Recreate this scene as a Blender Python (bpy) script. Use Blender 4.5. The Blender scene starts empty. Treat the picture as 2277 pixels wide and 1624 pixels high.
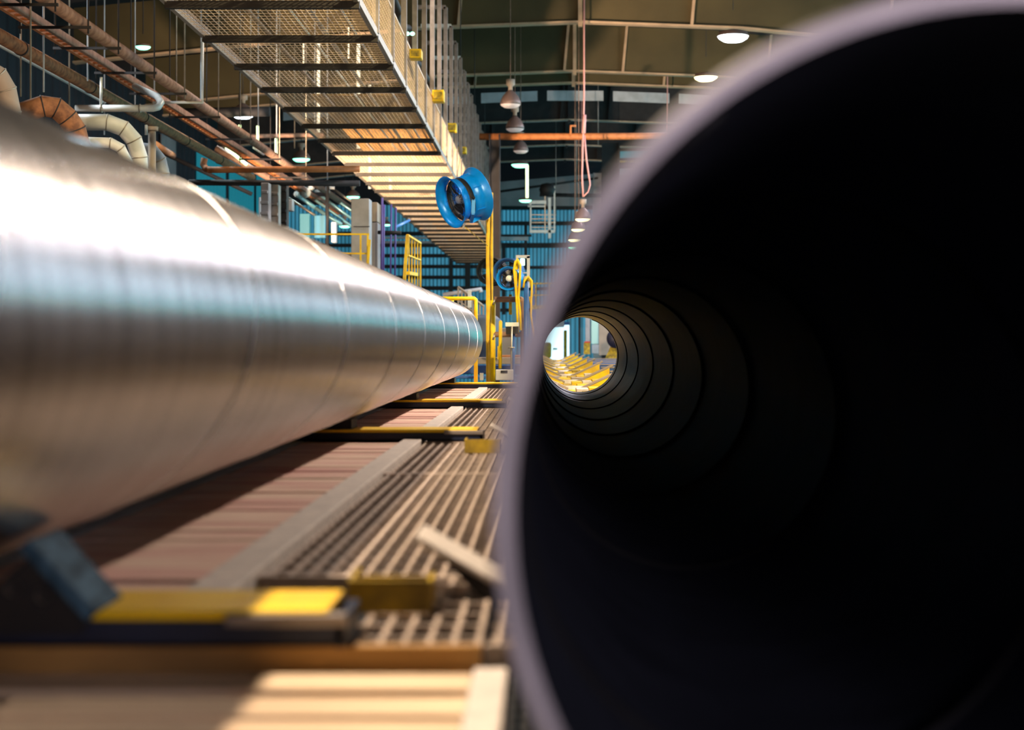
import bpy, bmesh, math, random
from mathutils import Vector, Matrix
random.seed(7)
PI = math.pi
sc = bpy.context.scene
COL = sc.collection

# ------------------------------------------------------------------ camera
F, VX, VY, H = 3692.0, 1211.0, 761.0, 2.0      # focal length in pixels, vanishing point, eye height
R = 0.305                                      # outer pipe radius
cam = bpy.data.cameras.new('camera')
cam.sensor_width = 36.0
cam.lens = 36.0 * F / 2277.0
cam.shift_x = -(VX - 1138.5) / 2277.0
cam.shift_y = -(812.0 - VY) / 2277.0
cam.clip_start = 0.02; cam.clip_end = 400
cam.dof.use_dof = True
cam.dof.focus_distance = 12.0
cam.dof.aperture_fstop = 3.4
camo = bpy.data.objects.new('camera', cam); COL.objects.link(camo)
camo.location = (0, 0, H); camo.rotation_euler = (PI/2, 0, 0)
sc.camera = camo

# ------------------------------------------------------------------ world, exposure
w = bpy.data.worlds.new('world'); sc.world = w; w.use_nodes = True
w.node_tree.nodes['Background'].inputs[0].default_value = (0.25, 0.45, 1.0, 1)
w.node_tree.nodes['Background'].inputs[1].default_value = 0.004
vs = sc.view_settings
vs.view_transform = 'Standard'; vs.look = 'None'; vs.gamma = 1.0; vs.use_curve_mapping = False
vs.exposure = 0.0

# ------------------------------------------------------------------ lights (each sits in the mouth of a lamp built further down)
def lamp_light(name, loc, power, color, size=0.3, target=None, spread=PI, shape='DISK', size_y=None):
    l = bpy.data.lights.new(name, 'AREA'); l.shape = shape; l.size = size
    if size_y: l.size_y = size_y
    l.energy = power; l.color = color; l.spread = spread
    o = bpy.data.objects.new(name, l); COL.objects.link(o); o.location = loc
    if target is not None:
        d = Vector(target) - Vector(loc); o.rotation_euler = d.to_track_quat('-Z', 'Y').to_euler()
    return o
WARM = (1.0, 0.70, 0.46); COOL = (0.70, 0.85, 1.0); CYAN = (0.3, 0.85, 1.0)
# key lamps over the deck, outside the frame
LAMP_A = (-2.35, 3.1, H + 5.15)
LAMP_B = (3.6, 13.0, H + 5.0)
lamp_light('key_light', LAMP_A, 800, (1.0, .78, .56), 0.22, (-0.3, 3.6, H - .35))
LAMP_C = (.9, 10.0, H + 5.4)  # added unseen to brighten the yellow post and fans
lamp_light('key_light', LAMP_C, 360, (1.0, .78, .42), 0.25, (-.6, 20.5, H + .3), math.radians(80))
lamp_light('key_light', LAMP_B, 850, (1.0, .80, .64), 0.25, (-0.8, 9.0, H - .35), math.radians(130))
# skylight strips in the roof, daylight through them
SKY = []

# ------------------------------------------------------------------ helpers
def P(px, py, Y):
    return Vector(((px - VX) / F * Y, Y, H - (py - VY) / F * Y))

def mat(name, color, rough=0.6, metal=0.0, var=0.0, scale=6.0, bump=0.0, bscale=40.0, emit=None, estr=0.0, stretch=(1, 1, 1), spec=0.5, col2=None, alpha=1.0):
    m = bpy.data.materials.new(name); m.use_nodes = True
    nt = m.node_tree; b = nt.nodes['Principled BSDF']
    b.inputs['Roughness'].default_value = rough; b.inputs['Metallic'].default_value = metal
    b.inputs['Specular IOR Level'].default_value = spec
    c = tuple(color) + (1,)
    b.inputs['Base Color'].default_value = c
    tc = nt.nodes.new('ShaderNodeTexCoord'); mp = nt.nodes.new('ShaderNodeMapping')
    mp.inputs['Scale'].default_value = stretch
    nt.links.new(tc.outputs['Object'], mp.inputs['Vector'])
    if var > 0 or col2:
        n = nt.nodes.new('ShaderNodeTexNoise'); n.inputs['Scale'].default_value = scale; n.inputs['Detail'].default_value = 5
        r = nt.nodes.new('ShaderNodeValToRGB')
        d = col2 if col2 else tuple(max(0, x * (1 - var)) for x in color)
        r.color_ramp.elements[0].position = .35; r.color_ramp.elements[1].position = .62
        r.color_ramp.elements[0].color = tuple(d) + (1,); r.color_ramp.elements[1].color = c
        nt.links.new(mp.outputs[0], n.inputs['Vector']); nt.links.new(n.outputs['Fac'], r.inputs[0])
        nt.links.new(r.outputs[0], b.inputs['Base Color'])
    if bump > 0:
        n2 = nt.nodes.new('ShaderNodeTexNoise'); n2.inputs['Scale'].default_value = bscale; n2.inputs['Detail'].default_value = 4
        bp = nt.nodes.new('ShaderNodeBump'); bp.inputs['Strength'].default_value = bump; bp.inputs['Distance'].default_value = 0.01
        nt.links.new(mp.outputs[0], n2.inputs['Vector']); nt.links.new(n2.outputs['Fac'], bp.inputs['Height'])
        nt.links.new(bp.outputs[0], b.inputs['Normal'])
    if emit:
        b.inputs['Emission Color'].default_value = tuple(emit) + (1,); b.inputs['Emission Strength'].default_value = estr
    return m

class MB:
    """collects shapes into one mesh"""
    def __init__(s): s.v = []; s.f = []; s.sm = []
    def add(s, vs, fs, smooth=False):
        o = len(s.v); s.v += [tuple(v) for v in vs]
        for f in fs: s.f.append([i + o for i in f]); s.sm.append(smooth)
        return s
    def box(s, c, d, rot=None):
        hx, hy, hz = d[0]/2, d[1]/2, d[2]/2
        vs = [Vector((x, y, z)) for x in (-hx, hx) for y in (-hy, hy) for z in (-hz, hz)]
        if rot is not None: vs = [rot @ v for v in vs]
        vs = [v + Vector(c) for v in vs]
        return s.add(vs, [(0,1,3,2),(4,6,7,5),(0,4,5,1),(2,3,7,6),(0,2,6,4),(1,5,7,3)])
    def bb(s, x0, x1, y0, y1, z0, z1):
        return s.box(((x0+x1)/2, (y0+y1)/2, (z0+z1)/2), (abs(x1-x0), abs(y1-y0), abs(z1-z0)))
    def bar(s, a, b, w_, h_=None, up=(0, 0, 1)):
        a, b = Vector(a), Vector(b); h_ = h_ or w_
        d = (b - a); L = d.length
        if L < 1e-6: return s
        z = d / L; u = Vector(up)
        if abs(z.dot(u)) > .98: u = Vector((0, 1, 0))
        x = u.cross(z).normalized(); y = z.cross(x)
        M = Matrix((x, y, z)).transposed()
        return s.box((a + b) / 2, (w_, h_, L), M)
    def tube(s, pts, r, seg=12, cap=True, smooth=True, closed=False):
        pts = [Vector(p) for p in pts]; n = len(pts); rs = r if isinstance(r, (list, tuple)) else [r] * n
        vs = []; fs = []; prev = None
        for i, p in enumerate(pts):
            if closed: t = (pts[(i+1) % n] - pts[i-1]).normalized(); k = 1
            else:
                t1 = (pts[i] - pts[i-1]).normalized() if i > 0 else (pts[1] - pts[0]).normalized()
                t2 = (pts[i+1] - pts[i]).normalized() if i < n-1 else t1
                t = (t1 + t2).normalized()
            if prev is None:
                u = Vector((0, 0, 1)) if abs(t.z) < .9 else Vector((1, 0, 0))
                x = u.cross(t).normalized()
            else: x = (prev - t * prev.dot(t)).normalized()
            prev = x; y = t.cross(x)
            for k in range(seg):
                a = 2 * PI * k / seg
                vs.append(p + (x * math.cos(a) + y * math.sin(a)) * rs[i])
        m = n if closed else n - 1
        for i in range(m):
            for k in range(seg):
                a = i * seg + k; b = i * seg + (k+1) % seg; j = ((i+1) % n) * seg
                fs.append((a, b, j + (k+1) % seg, j + k))
        s.add(vs, fs, smooth)
        if cap and not closed:
            o = len(s.v) - len(vs)
            s.f.append([o + k for k in reversed(range(seg))]); s.sm.append(False)
            s.f.append([o + (n-1)*seg + k for k in range(seg)]); s.sm.append(False)
        return s
    def lathe(s, prof, c=(0, 0, 0), seg=32, M=None, closed=False, smooth=True):
        """prof: (radius, height) about local z; M turns it"""
        M = M or Matrix.Identity(3); c = Vector(c); vs = []; fs = []; n = len(prof)
        for r_, h_ in prof:
            for k in range(seg):
                a = 2 * PI * k / seg
                vs.append(M @ Vector((r_ * math.cos(a), r_ * math.sin(a), h_)) + c)
        for i in range(n if closed else n - 1):
            for k in range(seg):
                j = ((i+1) % n) * seg
                fs.append((i*seg + k, i*seg + (k+1) % seg, j + (k+1) % seg, j + k))
        return s.add(vs, fs, smooth)
    def prism(s, poly, d, axis='y', at=0.0):
        """poly 2-D outline extruded by d along an axis starting at 'at'"""
        def m(p, t):
            if axis == 'y': return (p[0], at + t, p[1])
            if axis == 'x': return (at + t, p[0], p[1])
            return (p[0], p[1], at + t)
        n = len(poly); vs = [m(p, 0) for p in poly] + [m(p, d) for p in poly]
        fs = [tuple(range(n)), tuple(reversed(range(n, 2*n)))] + [(i, (i+1) % n, n + (i+1) % n, n + i) for i in range(n)]
        return s.add(vs, fs)
    def build(s, name, m, parent=None, bevel=0.0):
        me = bpy.data.meshes.new(name); me.from_pydata(s.v, [], s.f); me.update()
        me.polygons.foreach_set('use_smooth', s.sm)
        bm = bmesh.new(); bm.from_mesh(me); bmesh.ops.recalc_face_normals(bm, faces=bm.faces); bm.to_mesh(me); bm.free()
        o = bpy.data.objects.new(name, me); COL.objects.link(o)
        if isinstance(m, (list, tuple)):
            for x in m: me.materials.append(x)
        else: me.materials.append(m)
        if bevel > 0:
            b = o.modifiers.new('bevel', 'BEVEL'); b.width = bevel; b.segments = 2; b.limit_method = 'ANGLE'
        if parent is not None:
            o.parent = parent; o.matrix_parent_inverse = parent.matrix_world.inverted() if False else Matrix.Translation(-Vector(parent.location))
        return o

def thing(name, label, cat, loc=(0, 0, 0), group=None):
    o = bpy.data.objects.new(name, None); COL.objects.link(o); o.location = loc; o.empty_display_size = .1
    return tag(o, label, cat, group)
def tag(o, label, cat, group=None):
    o['label'] = label; o['category'] = cat
    if group: o['group'] = group
    return o
def struct(o):
    o['kind'] = 'structure'; return o
ORD = ['first', 'second', 'third', 'fourth', 'fifth', 'sixth', 'seventh', 'eighth', 'ninth', 'tenth', 'eleventh', 'twelfth', 'thirteenth',
       'fourteenth', 'fifteenth', 'sixteenth', 'seventeenth', 'eighteenth', 'nineteenth', 'twentieth', 'twenty-first', 'twenty-second',
       'twenty-third', 'twenty-fourth', 'twenty-fifth', 'twenty-sixth', 'twenty-seventh', 'twenty-eighth', 'twenty-ninth', 'thirtieth']

# ------------------------------------------------------------------ materials
M = {}
def brushed(name, color, rough, lo):
    """mill-finish steel: fine rings around the pipe axis"""
    m = bpy.data.materials.new(name); m.use_nodes = True; nt = m.node_tree; b = nt.nodes['Principled BSDF']
    b.inputs['Metallic'].default_value = 1.0; b.inputs['Roughness'].default_value = rough
    tc = nt.nodes.new('ShaderNodeTexCoord'); mp = nt.nodes.new('ShaderNodeMapping'); mp.inputs['Scale'].default_value = (.6, 9, .6)
    mp.inputs['Rotation'].default_value = (0, 0, .0)
    n = nt.nodes.new('ShaderNodeTexNoise'); n.inputs['Scale'].default_value = 2.2; n.inputs['Detail'].default_value = 8; n.inputs['Roughness'].default_value = .7
    r = nt.nodes.new('ShaderNodeValToRGB'); r.color_ramp.elements[0].position = .3; r.color_ramp.elements[1].position = .7
    r.color_ramp.elements[0].color = tuple(lo) + (1,); r.color_ramp.elements[1].color = tuple(color) + (1,)
    bp = nt.nodes.new('ShaderNodeBump'); bp.inputs['Strength'].default_value = .35; bp.inputs['Distance'].default_value = .004
    mr = nt.nodes.new('ShaderNodeMapRange'); mr.inputs['To Min'].default_value = rough * .8; mr.inputs['To Max'].default_value = rough * 1.25
    nt.links.new(tc.outputs['Object'], mp.inputs[0]); nt.links.new(mp.outputs[0], n.inputs['Vector'])
    nt.links.new(n.outputs['Fac'], r.inputs[0]); nt.links.new(r.outputs[0], b.inputs['Base Color'])
    nt.links.new(n.outputs['Fac'], bp.inputs['Height']); nt.links.new(bp.outputs[0], b.inputs['Normal'])
    nt.links.new(n.outputs['Fac'], mr.inputs['Value']); nt.links.new(mr.outputs[0], b.inputs['Roughness'])
    return m
M['pipe'] = brushed('mill_steel', (.47, .46, .46), .24, (.19, .18, .175))
M['seam'] = mat('weld_seam', (.85, .85, .86), .3, 1.0)
M['black_pipe'] = mat('black_pipe_steel', (.075, .085, .125), .5, .5, .3, 8, .2, 60)
M['black_out'] = mat('black_coated_steel', (.05, .045, .05), .5, .2, .3, 8, .2, 60)  # outer wall made darker to dim its reflection in the silver pipe
M['rim'] = mat('cut_steel_edge', (.62, .56, .60), .5, .3, .2, 20)
M['dark_seam'] = mat('dark_weld', (.02, .02, .022), .6, .3)
M['navy'] = mat('navy_paint', (.012, .022, .06), .45, .1, .4, 9, .1, 30)
M['yellow'] = mat('yellow_paint', (.98, .66, .0), .5, 0, .0, 7, .1, 30, col2=(.75, .45, .01))
M['old_yellow'] = mat('worn_yellow_paint', (.62, .42, .02), .65, 0, 0, 14, .2, 40, col2=(.22, .15, .02))
M['wood'] = mat('deck_plank_wood', (.80, .60, .48), .8, 0, 0, 2.2, .4, 30, stretch=(1, 5, 5), col2=(.68, .36, .32))
M['plank2'] = mat('pale_plank_wood', (.85, .66, .46), .8, 0, 0, 2.0, .4, 30, stretch=(1, 5, 5), col2=(.52, .38, .26))
M['curb'] = mat('worn_curb_steel', (.72, .65, .60), .75, 0, 0, 26, .2, 40, col2=(.58, .53, .50))
M['grate'] = mat('grating_bar', (.62, .50, .42), .6, .3, .3, 20)
M['brownsteel'] = mat('brown_primer_steel', (.46, .25, .07), .6, .2, .4, 6)
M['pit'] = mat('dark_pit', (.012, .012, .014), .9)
M['floor'] = mat('shop_floor', (.10, .095, .09), .8, 0, .4, .8)
M['galv'] = mat('galvanised_steel', (.50, .44, .36), .45, .7, .2, 10)
M['mesh'] = mat('mesh_wire', (.80, .64, .44), .4, .5)
M['frame'] = mat('frame_steel', (.03, .027, .025), .6, .4, .3, 6)
M['post'] = mat('upright_steel', (.34, .30, .28), .5, .5, .3, 6)
M['rust'] = mat('rusty_pipe', (.42, .19, .09), .8, .1, 0, 12, .3, 30, col2=(.20, .09, .05))
M['rust2'] = mat('brown_pipe_paint', (.40, .24, .17), .7, .1, 0, 9, .2, 30, col2=(.24, .13, .09))
M['orange'] = mat('orange_primer', (.60, .22, .07), .6, 0, .3, 9)
M['white'] = mat('white_duct_paint', (.80, .82, .80), .45, 0, .15, 5)
M['grey'] = mat('grey_paint', (.45, .45, .48), .6, 0, .2, 5)
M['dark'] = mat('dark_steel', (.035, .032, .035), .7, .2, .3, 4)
M['roof'] = mat('roof_sheet', (.055, .035, .035), .9, 0, .2, 1)
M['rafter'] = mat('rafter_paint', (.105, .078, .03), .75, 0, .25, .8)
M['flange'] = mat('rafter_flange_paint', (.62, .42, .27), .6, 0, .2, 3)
M['insul'] = mat('pale_insulation', (.5, .55, .62), .9, 0, .2, 3)
M['blue'] = mat('blue_enamel', (.0, .27, .95), .32, .1, .15, 8)
M['bluepost'] = mat('blue_paint', (.03, .13, .45), .45, .1, .2, 8)
M['black'] = mat('black_rubber', (.006, .006, .008), .7)
M['purple'] = mat('violet_paint', (.11, .08, .38), .5, 0, .2, 8)
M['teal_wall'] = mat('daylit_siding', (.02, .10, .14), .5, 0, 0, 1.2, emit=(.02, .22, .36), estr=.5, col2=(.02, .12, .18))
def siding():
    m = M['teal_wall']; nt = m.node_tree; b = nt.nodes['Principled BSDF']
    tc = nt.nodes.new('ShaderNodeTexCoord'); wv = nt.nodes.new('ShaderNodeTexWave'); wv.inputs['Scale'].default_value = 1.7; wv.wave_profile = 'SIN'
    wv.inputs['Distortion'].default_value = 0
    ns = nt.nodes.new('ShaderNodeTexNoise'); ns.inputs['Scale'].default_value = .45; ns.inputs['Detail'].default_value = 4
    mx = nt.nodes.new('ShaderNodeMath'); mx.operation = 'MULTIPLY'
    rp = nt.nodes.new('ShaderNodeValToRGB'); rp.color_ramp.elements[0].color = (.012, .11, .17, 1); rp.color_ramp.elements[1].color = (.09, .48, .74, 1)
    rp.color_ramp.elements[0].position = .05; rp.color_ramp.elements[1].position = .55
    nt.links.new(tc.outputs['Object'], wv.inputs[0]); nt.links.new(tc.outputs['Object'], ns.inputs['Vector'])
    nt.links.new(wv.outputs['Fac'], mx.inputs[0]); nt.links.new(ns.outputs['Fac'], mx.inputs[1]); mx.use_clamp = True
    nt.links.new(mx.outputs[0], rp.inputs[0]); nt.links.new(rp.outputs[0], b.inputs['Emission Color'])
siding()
M['wall_dark'] = mat('dark_siding', (.022, .02, .03), .8, 0, .3, 1)
M['wall_grey'] = mat('grey_siding', (.34, .32, .34), .8, 0, .3, 1)
M['teal_window'] = mat('daylit_translucent_sheet', (.02, .10, .13), .5, emit=(.02, .40, .52), estr=.35)
M['door_light'] = mat('outdoor_daylight', (.9, .95, 1), .5, emit=(.62, .93, 1.0), estr=1.9)
M['teal_bright'] = mat('right_side_window', (.1, .3, .35), .5, emit=(.08, .80, .76), estr=4.2)
M['white_bright'] = mat('high_right_window', (.5, .5, .5), .5, emit=(.68, .82, 1.0), estr=4.6)
M['lilac_bright'] = mat('middle_right_window', (.5, .5, .5), .5, emit=(.72, .68, 1.0), estr=1.5)
M['screen'] = mat('lamp_glow', (1, 1, 1), .5, emit=(.85, 1, .95), estr=6)
M['lens_white'] = mat('white_lamp_lens', (1, 1, 1), .3, emit=(.80, .90, 1.0), estr=9)
M['lens_green'] = mat('green_lamp_lens', (1, 1, 1), .3, emit=(.25, 1.0, .62), estr=3.5)  # green tint in the emission stands in for the halo around lamps
M['lens_warm'] = mat('warm_lamp_lens', (1, 1, 1), .3, emit=(1.0, .92, .45), estr=5)
M['lens_off'] = mat('unlit_lamp_lens', (.7, .62, .6), .3, emit=(.8, .65, .6), estr=.25)  # unlit lamps still get a faint glow put into the lens
M['lime'] = mat('bright_tube_light', (1, 1, 1), .4, emit=(.75, 1.0, .45), estr=2.4)
M['warm_tube'] = mat('cream_tube_light', (1, .9, .7), .4, emit=(1, .86, .6), estr=1.3)
M['shade'] = mat('lamp_shade_metal', (.24, .16, .14), .45, .3)
M['pink'] = mat('pink_cord', (.72, .36, .34), .6)
M['ply'] = mat('beige_sheet', (.42, .34, .27), .7, 0, .2, 3)
M['red'] = mat('red_paint', (.5, .03, .02), .6)
M['cyanbar'] = mat('cyan_lit_pipe', (.35, .65, .72), .35, .5)

# ================================================================== SETTING
DECK = H - 1.19 * R
GX0, GX1 = -13.5, 13.5
struct(MB().bb(GX0, GX1, -6, 82, -.2, 0).build('floor', M['floor']))
YE = 80.0
# end wall: ribbed daylit siding, with dark upper part
e = MB()
x = GX0
while x < GX1:
    e.add([(x, YE, 0), (x+.30, YE, 0), (x+.34, YE-.05, 0), (x+.42, YE-.05, 0), (x+.46, YE, 0),
           (x, YE, 8.6), (x+.30, YE, 8.6), (x+.34, YE-.05, 8.6), (x+.42, YE-.05, 8.6), (x+.46, YE, 8.6)],
          [(i, i+1, i+6, i+5) for i in range(4)]); x += .46
EW = e.build('wall_back', M['teal_wall']); struct(EW)
e = MB(); e.bb(GX0, GX1, YE-.12, YE-.06, 8.6, 17); struct(e.build('wall_back_upper', M['wall_dark']))
# side walls
for nm, xs in (('wall_left', GX0), ('wall_right', GX1)):
    e = MB(); y = -6.0
    s_ = 1 if xs < 0 else -1
    while y < YE:
        e.add([(xs, y, 0), (xs, y+.5, 0), (xs + s_*.05, y+.56, 0), (xs + s_*.05, y+.7, 0), (xs, y+.76, 0),
               (xs, y, 12), (xs, y+.5, 12), (xs + s_*.05, y+.56, 12), (xs + s_*.05, y+.7, 12), (xs, y+.76, 12)],
              [(i, i+1, i+6, i+5) for i in range(4)]); y += .76
    struct(e.build(nm, M['wall_dark']))
# daylit translucent panels in the left wall
k = 0
for (xa, xb, ya, yb) in ((432, 497, 345, 432), (505, 560, 372, 436), (352, 385, 306, 400), (566, 588, 386, 470)):
    k += 1
    Ya = -GX0 * F / (VX - xa); Yb = -GX0 * F / (VX - xb)
    Ym = (Ya + Yb) / 2; zt = H - (ya - VY) / F * Ym; zb = H - (yb + 60 - VY) / F * Ym
    e = MB(); n = 9
    for i in range(n):
        y0 = Ya + (Yb - Ya) * i / n; y1 = Ya + (Yb - Ya) * (i + .8) / n
        e.bb(GX0 + .08, GX0 + .12, y0, y1, zb, zt)
    struct(e.build('window_%d' % k, M['teal_window'] if k != 3 else M['wall_grey']))
for k2, (z0, z1, mm) in enumerate(((H+.6, H+3.6, 'teal_bright'), (H+5.2, H+8.2, 'white_bright'), (H+4.0, H+4.9, 'lilac_bright'))):  # unseen strips tinted for bands reflected in the silver pipe; lilac one added
    for q in range(8):
        struct(MB().bb(GX1-.14, GX1-.1, 16+q*7.6, 16+q*7.6+6.9, z0, z1).build('window_%d' % (5+k2*8+q), M[mm]))
# roof
RX = 0.111 * 7.9                      # ridge x
def roof_z(x, base):
    d = abs(x - RX); return base - .038 * min(d, 4.0) - .10 * max(0, d - 4.0)
e = MB(); RZ = H + 7.9
for sx in (-1, 1):
    e.add([(RX, -6, RZ+1.5), (RX + sx*14.6, -6, RZ+.4), (RX + sx*14.6, YE, RZ+.4), (RX, YE, RZ+1.5),
           (RX, -6, RZ+1.6), (RX + sx*14.6, -6, RZ+.5), (RX + sx*14.6, YE, RZ+.5), (RX, YE, RZ+1.6)],
          [(0,1,2,3),(4,5,6,7),(0,1,5,4),(1,2,6,5),(2,3,7,6)])
struct(e.build('ceiling', M['roof']))
# tapered rafters with stiffeners
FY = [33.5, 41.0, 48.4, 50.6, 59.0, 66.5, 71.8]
fl_lit = [1, 1, 1, 1, 0, 0, 0]  # shade on the far rafters is put into their darker materials
for i, Y in enumerate(FY):
    t = thing('roof_rafter', '%s tapered roof rafter counted from the lens, spanning the hall above the hanging lamps' % ORD[i], 'rafter', (RX, Y, RZ))
    hgt = 1.35
    e = MB()
    xs = [RX - 12.5, RX - 4, RX, RX + 4, RX + 12.5]
    for a, b in zip(xs[:-1], xs[1:]):
        za, zb = roof_z(a, RZ), roof_z(b, RZ)
        e.add([(a, Y-.01, za), (b, Y-.01, zb), (b, Y-.01, zb+hgt), (a, Y-.01, za+hgt), (a, Y+.01, za), (b, Y+.01, zb), (b, Y+.01, zb+hgt), (a, Y+.01, za+hgt)],
              [(0,1,2,3),(7,6,5,4),(0,4,5,1),(3,2,6,7)])
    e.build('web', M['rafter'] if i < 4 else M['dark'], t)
    e = MB()
    for a, b in zip(xs[:-1], xs[1:]):
        e.bar((a, Y, roof_z(a, RZ)), (b, Y, roof_z(b, RZ)), .26, .05, up=(0, 0, 1))
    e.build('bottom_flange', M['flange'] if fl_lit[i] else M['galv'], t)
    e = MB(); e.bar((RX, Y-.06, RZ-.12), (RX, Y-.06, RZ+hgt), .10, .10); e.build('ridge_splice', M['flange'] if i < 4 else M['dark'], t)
    for xx in ((-3.0, 2.75, 7.6) if i % 2 else (-4.2, -.3, 1.4, 5.6)):
        e = MB(); xq = RX + xx
        e.bar((xq, Y-.08, roof_z(xq, RZ) + .03), (xq + .12, Y-.08, roof_z(xq, RZ) + hgt), .07, .09)
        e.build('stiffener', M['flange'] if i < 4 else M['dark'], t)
# pale insulation strip behind the fourth rafter, split by purlin feet
for j in range(9):
    xq = RX - 9 + j * 2.05
    if xq + 1.8 > RX + 10: break
    e = MB(); Y = 51.6
    e.add([(xq, Y, roof_z(xq, RZ)-.05), (xq+1.75, Y, roof_z(xq+1.75, RZ)-.05), (xq+1.75, Y, roof_z(xq+1.75, RZ)-.36), (xq, Y, roof_z(xq, RZ)-.36),
           (xq, Y+.04, roof_z(xq, RZ)-.05), (xq+1.75, Y+.04, roof_z(xq+1.75, RZ)-.05), (xq+1.75, Y+.04, roof_z(xq+1.75, RZ)-.36), (xq, Y+.04, roof_z(xq, RZ)-.36)],
          [(0,1,2,3),(4,5,6,7),(0,1,5,4),(3,2,6,7)])
    struct(e.build('trim_%d' % (j+1), M['insul']))
# dark partition high above the far bay, hanging down to the siding (grey gable in front of the end wall)
e = MB(); a = P(1105, 405, 76); b = P(1400, 380, 76); c = P(1400, 458, 76); d = P(1105, 458, 76)
e.prism([(a.x, a.z), (b.x, b.z), (c.x, c.z), (d.x, d.z)], .08, 'y', 76); struct(e.build('wall_gable', M['wall_grey']))

# girts on the end wall (horizontal) and columns
gi = 0
def girt(x0, x1, y, hpx, Y=YE-.25, m=None, nm='wall_girt', lab=None):
    global gi
    a = P(x0, y, Y); b = P(x1, y, Y)
    o = MB().box(((a.x+b.x)/2, Y, a.z), (abs(b.x-a.x), .16, hpx / F * Y)).build(nm, m or M['dark'])
    tag(o, lab or '%s dark horizontal wall girt counted down the blue siding behind the blue fans' % ORD[gi], 'girt'); gi += 1
    return o
for y, hp in ((462, 10), (497, 9), (546, 11), (595, 7), (643, 7), (690, 8)):
    girt(1098, 1420, y, hp)
for q, (y, hp) in enumerate(((520, 9), (546, 8), (569, 8), (593, 8), (617, 8), (641, 9), (672, 9))):
    girt(700, 1095, y, hp, lab='%s dark horizontal girt counted down the siding under the mesh walkway' % ORD[q])
for q, y in enumerate((529, 539)):
    girt(850, 975, y, 5, Y=74, m=M['insul'], nm='cable_duct', lab='%s pale thin duct crossing under the walkway end, above the yellow rack' % ('upper' if q == 0 else 'lower'))
for q, (px, wpx, y0, y1, lab) in enumerate(((1169, 7, 500, 600, 'slim dark wall post beside the lit ladder cage'), (1040, 12, 560, 700, 'dark post on the siding behind the blue drum fan'),
                               (1003, 8, 560, 660, 'thin dark green post on the siding behind the yellow rack'), (1120, 8, 545, 700, 'dark post on the siding close behind the round fans'))):
    a = P(px, y0, 78); b = P(px, y1, 78)
    tag(MB().box((a.x, 78, (a.z+b.z)/2), (wpx/F*78, .2, a.z-b.z)).build('wall_post', M['dark']), lab, 'post')
# big dark building columns
def column(px, wpx, ytop, Y, lab, m='dark', ybot=None):
    a = P(px, ytop, Y); wd = wpx / F * Y
    e = MB(); z0 = 0 if ybot is None else P(px, ybot, Y).z
    e.box((a.x, Y, (z0+a.z)/2), (wd, .02, a.z-z0)); e.box((a.x-wd/2, Y, (z0+a.z)/2), (.03, .3, a.z-z0)); e.box((a.x+wd/2, Y, (z0+a.z)/2), (.03, .3, a.z-z0))
    return tag(e.build('building_column', M[m]), lab, 'column')
column(1100, 22, 300, 42, 'black building column standing behind the tall yellow post')
column(1358, 38, 318, 60, 'wide black column at the far side beside the pale wall sheets')
column(1330, 20, 385, 70, 'pale steel column left of the wide black column', 'grey')
# right hand bay seen above the pipe rim
wy = 0
for (y0, y1, mm, lab) in ((337, 352, 'teal_window', None), (358, 362, 'old_yellow', None), (376, 390, 'insul', None), (398, 470, 'wall_grey', None)):
    a = P(1379, y0, 68); b = P(1560, y1, 68)
    o = MB().box(((a.x+b.x)/2, 68, (a.z+b.z)/2), (b.x-a.x, .06, a.z-b.z)).build('wall_sheet', M[mm])
    tag(o, ['bright ribbed daylight sheet high beside the wide black column', 'narrow yellow strip below the bright daylight sheet',
            'pale blue strip between yellow strip and grey sheet', 'grey wall sheet lowest beside the wide black column'][wy], 'wall sheet'); wy += 1

# far doorway flooded with daylight, seen through and beside the pipe bore
Yd = YE - .3
a = P(1196, 722, Yd); b = P(1267, 850, Yd)
dt = MB().box(((a.x+b.x)/2, Yd, (a.z+b.z)/2), (b.x-a.x, .06, a.z-b.z)).build('door_1', M['door_light']); struct(dt)
e = MB()
for (x0, x1, y0, y1) in ((1192, 1271, 716, 723), (1267, 1272, 716, 850), (1253, 1257, 735, 850)):
    a = P(x0, y0, Yd-.15); b = P(x1, y1, Yd-.15); e.box(((a.x+b.x)/2, Yd-.15, (a.z+b.z)/2), (b.x-a.x, .12, a.z-b.z))
tr = e.build('door_frame', M['bluepost'], dt)

# ================================================================== DECK
ZL = H - 1.27 * R          # near plank level
YB = [1126/575., 6.02, 9.08, 12.9]      # front faces of the skid beams
YBw = [.17, .20, .22, .25]
# near plank deck
t = thing('plank_deck', 'nearest plank deck, broad pale boards in front of the first yellow beam', 'deck', (-1, 1.6, ZL))
e = MB(); y = YB[0] - .022 - .088 - .118*7
while y < YB[0] - .09:
    e.bb(-6*R, -.28*R, y, y + .088, ZL - .04, ZL + random.uniform(-.002, .002)); y += .118
e.build('plank', M['plank2'], t)
MB().bb(-6*R, -.28*R, .95, YB[0]-.02, ZL-.10, ZL-.045).build('joist', M['brownsteel'], t)
o = MB().bb(-.275*R, -.14*R, .95, YB[0]-.0, ZL-.09, ZL+.004).build('steel_curb', M['curb'], None, .004)
tag(o, 'short flat pale curb ending the nearest plank deck beside the open pipe', 'curb')
o = MB().bb(-6*R, -.245*R, YB[0]-.0, YB[0]+.02, ZL-.09, DECK+.003).build('deck_fascia', M['brownsteel'])
tag(o, 'long brown steel edge strip below the first yellow beam', 'edge strip')
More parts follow.
